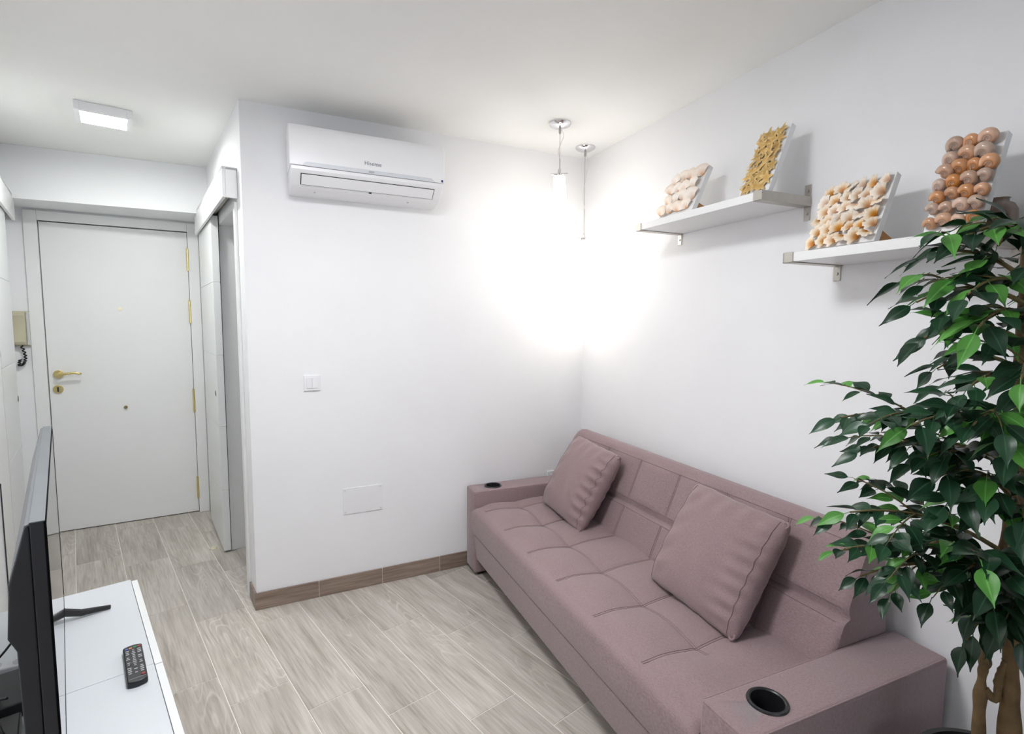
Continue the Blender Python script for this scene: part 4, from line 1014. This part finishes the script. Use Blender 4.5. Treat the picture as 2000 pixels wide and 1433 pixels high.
LM = [leaf_mesh('leaf', MLEAF, d, f, i, L) for i, (d, f, L) in enumerate([(0.14, 0.30, 0.070), (0.26, 0.15, 0.076), (0.06, 0.40, 0.066), (0.34, 0.25, 0.072)])]
LY = [leaf_mesh('leaf', MLEAFY, d, f, 10 + i, L) for i, (d, f, L) in enumerate([(0.25, 0.28, 0.070), (0.42, 0.2, 0.076)])]
leaf_list = []     # (matrix, mesh)
view_dir = Vector((-math.cos(R(20)), -math.sin(R(20)), 0.0))
def add_leaf(p, d, young=0.2, sc=1.0):
    d = d.normalized(); up = Vector((rnd.uniform(-.45, .45), rnd.uniform(-.45, .45), 1.0)) + view_dir * rnd.uniform(0.0, 0.9)
    y = up.cross(d)
    if y.length < 1e-3: y = Vector((1, 0, 0))
    y.normalize(); z = d.cross(y)
    s = sc * rnd.uniform(0.78, 1.12)
    M4 = Matrix.Identity(4)
    for i in range(3): M4[i][0] = d[i] * s; M4[i][1] = y[i] * s; M4[i][2] = z[i] * s
    base = p + d * 0.016 * s
    for q in (base, base + d * 0.08 * s):
        if (Vector((q.x, q.y)) - A).dot(N_) < 0.02: return
    M4.translation = base - FO
    leaf_list.append((M4, (rnd.choice(LY) if rnd.random() < young else rnd.choice(LM))))
twigs = MB()
def spray(base, tip, nside=3, young=0.22, droop=0.03, dens=0.026, sc=1.0, start=0.25):
    base, tip = Vector(base), Vector(tip); mid = (base + tip) / 2 + Vector((0, 0, 0.05 + droop))
    pts = [base * (1 - t) ** 2 + mid * 2 * t * (1 - t) + tip * t * t for t in [i / 10 for i in range(11)]]
    ln = sum((pts[i + 1] - pts[i]).length for i in range(10))
    MB().tube([p - FO for p in pts], [0.0048 * (1 - 0.75 * i / 10) + 0.0008 for i in range(11)], 7).obj('branch', MTWIG, fic, smooth=180)
    ax = (tip - base).normalized(); side = ax.cross(Vector((0, 0, 1)));
    if side.length < 1e-3: side = Vector((1, 0, 0))
    side.normalize()
    def strand(P, n0, sc):
        tot = sum((P[i + 1] - P[i]).length for i in range(len(P) - 1)); n = max(3, int(tot / dens)); sg = rnd.choice((-1, 1))
        for k in range(n + 1):
            t = n0 + (1 - n0) * k / n; f = t * (len(P) - 1); i = min(int(f), len(P) - 2); p = P[i].lerp(P[i + 1], f - i)
            dd = (P[min(i + 2, len(P) - 1)] - P[i]).normalized(); sg = -sg
            sd = dd.cross(Vector((0, 0, 1)));
            if sd.length < 1e-3: sd = side.copy()
            sd.normalize()
            out = dd * rnd.uniform(0.45, 1.0) + sd * sg * rnd.uniform(0.35, 0.95) + Vector((0, 0, rnd.uniform(-0.42, 0.22)))
            if k == n: out = dd + Vector((0, 0, rnd.uniform(-.4, 0)))
            add_leaf(p, out, young, sc)
    strand(pts, start, sc)
    for k in range(nside):
        t = 0.30 + 0.5 * (k + rnd.random() * 0.6) / max(1, nside); i = int(t * 10); p = pts[i]; sg = 1 if k % 2 else -1
        l2 = ln * rnd.uniform(0.28, 0.45)
        q = p + (ax * 0.75 + side * sg * rnd.uniform(0.35, 0.8) + Vector((0, 0, rnd.uniform(-0.35, 0.35)))).normalized() * l2
        m2 = (p + q) / 2 + Vector((0, 0, 0.02)); P2 = [p * (1 - u) ** 2 + m2 * 2 * u * (1 - u) + q * u * u for u in (0, .25, .5, .75, 1)]
        MB().tube([x - FO for x in P2], [0.0024, 0.002, 0.0017, 0.0013, 0.0009], 5).obj('twig', MTWIG, fic, smooth=180)
        strand(P2, 0.15, sc * 0.95)
# sprays seen in the photograph: (trunk point, tip, side twigs, young share)
tr = lambda z, dx=0.0, dy=0.0: Vector((FX + dx, FY + 0.02 + dy, z))
spray(tr(1.52), at(1810, 500, 1.44), 3, 0.15)
spray(tr(1.60), at(1875, 470, 1.40), 2, 0.25)
spray(tr(1.62), at(1950, 480, 1.46), 2, 0.2)
spray(tr(1.48), at(1790, 590, 1.42), 3, 0.25)
spray(tr(1.50), at(1890, 575, 1.34), 2, 0.25)
spray(tr(1.40), at(1805, 660, 1.42), 3, 0.2)
spray(tr(1.44), at(1910, 640, 1.34), 2, 0.25)
spray(tr(1.34), at(1830, 720, 1.62), 2, 0.05)
spray(tr(1.30), at(1890, 760, 1.36), 2, 0.35)
spray(tr(1.18), at(1643, 815, 1.34), 4, 0.12, sc=0.78, dens=0.020)
spray(tr(1.14), at(1685, 880, 1.40), 4, 0.08, sc=0.78, dens=0.020)
spray(tr(1.20), at(1780, 830, 1.32), 3, 0.25)
spray(tr(1.22), at(1900, 830, 1.32), 3, 0.35)
spray(tr(1.12), at(1790, 900, 1.42), 3, 0.06, sc=0.85, dens=0.021)
spray(tr(1.06), at(1835, 930, 1.38), 1, 0.35)
spray(tr(1.02), at(1855, 980, 1.36), 1, 0.3)
spray(tr(0.90), at(1637, 1075, 1.30), 4, 0.3, sc=0.78, dens=0.020)
spray(tr(0.94), at(1660, 1000, 1.36), 4, 0.2, sc=0.78, dens=0.020)
spray(tr(0.88), at(1680, 1125, 1.36), 3, 0.25, sc=0.78, dens=0.020)
spray(tr(0.86), at(1815, 1060, 1.34), 3, 0.2)
spray(tr(0.84), at(1890, 1110, 1.40), 3, 0.12)
spray(tr(0.84), at(1900, 1195, 1.44), 3, 0.1)
spray(tr(0.86), at(1940, 1130, 1.40), 3, 0.12)
spray(tr(0.82), at(1950, 1210, 1.45), 3, 0.1)
spray(tr(0.80), at(1888, 1250, 1.47), 1, 0.2, sc=0.9)
spray(tr(0.84), at(1995, 1240, 1.42), 2, 0.2)
spray(tr(1.05), at(1940, 960, 1.36), 3, 0.15)
spray(tr(1.00), at(2000, 1010, 1.36), 2, 0.15)
spray(tr(1.18), at(1970, 880, 1.34), 2, 0.2)
spray(tr(1.32), at(1995, 740, 1.34), 2, 0.2)
# the far side of the crown, beyond the frame
for k in range(16):
    a = R(rnd.uniform(-110, 12)); z = rnd.uniform(0.85, 1.75); l = rnd.uniform(0.22, 0.36)
    spray(tr(z), Vector((min(1.70, FX + l * math.cos(a) * 0.7), FY - 0.03 + l * math.sin(a), z + rnd.uniform(-.12, .06))), 3, 0.18, dens=0.03)
top = Vector((1.49, 0.37, 1.74))
for k in range(9):
    a = R(-150 + 40 * k * 0.62); l = rnd.uniform(0.16, 0.28)
    spray(top - Vector((0, 0, 0.05 * (k % 3))), Vector((min(1.68, top.x + l * math.cos(a) * 0.7), top.y - 0.04 + min(0.05, l * math.sin(a)), top.z + rnd.uniform(-.06, .16))), 2, 0.2, dens=0.028)
for k in range(8):
    a = R(-95 + 16 * k); z = 0.9 + 0.11 * k
    spray(Vector((1.50, 0.40, z)), Vector((min(1.69, 1.50 + 0.3 * math.cos(a) * 0.6), 0.40 + 0.30 * math.sin(a), z - 0.05)), 3, 0.18, dens=0.028)
# the 300 leaves nearest the camera singly, the rest as one part
camp = Vector((0, 0, CAM_Z))
def key(e):
    w = e[0].translation + FO; v = w - camp; zc = v.dot(FW); px = 1000 + F_PX * v.dot(XR) / zc
    return (0 if px < 2010 else 10) + v.length
leaf_list.sort(key=key)
for M4, me in leaf_list[:300]: inst('leaf', me, fic, matrix=M4)
for nm, group in (('rear_foliage', leaf_list[300:]),):
    for mi, mm in ((0, MLEAF), (1, MLEAFY)):
        mb = MB()
        for M4, me in group:
            if (me in LY) != bool(mi): continue
            gv = [0.0] * len(me.vertices); me.attributes['grow'].data.foreach_get('value', gv)
            mb.add([M4 @ v.co for v in me.vertices], [tuple(p.vertices) for p in me.polygons], gv)
        if mb.v:
            o = mb.obj('foliage', mm, fic, smooth=180, grow=True); o['kind'] = 'stuff'
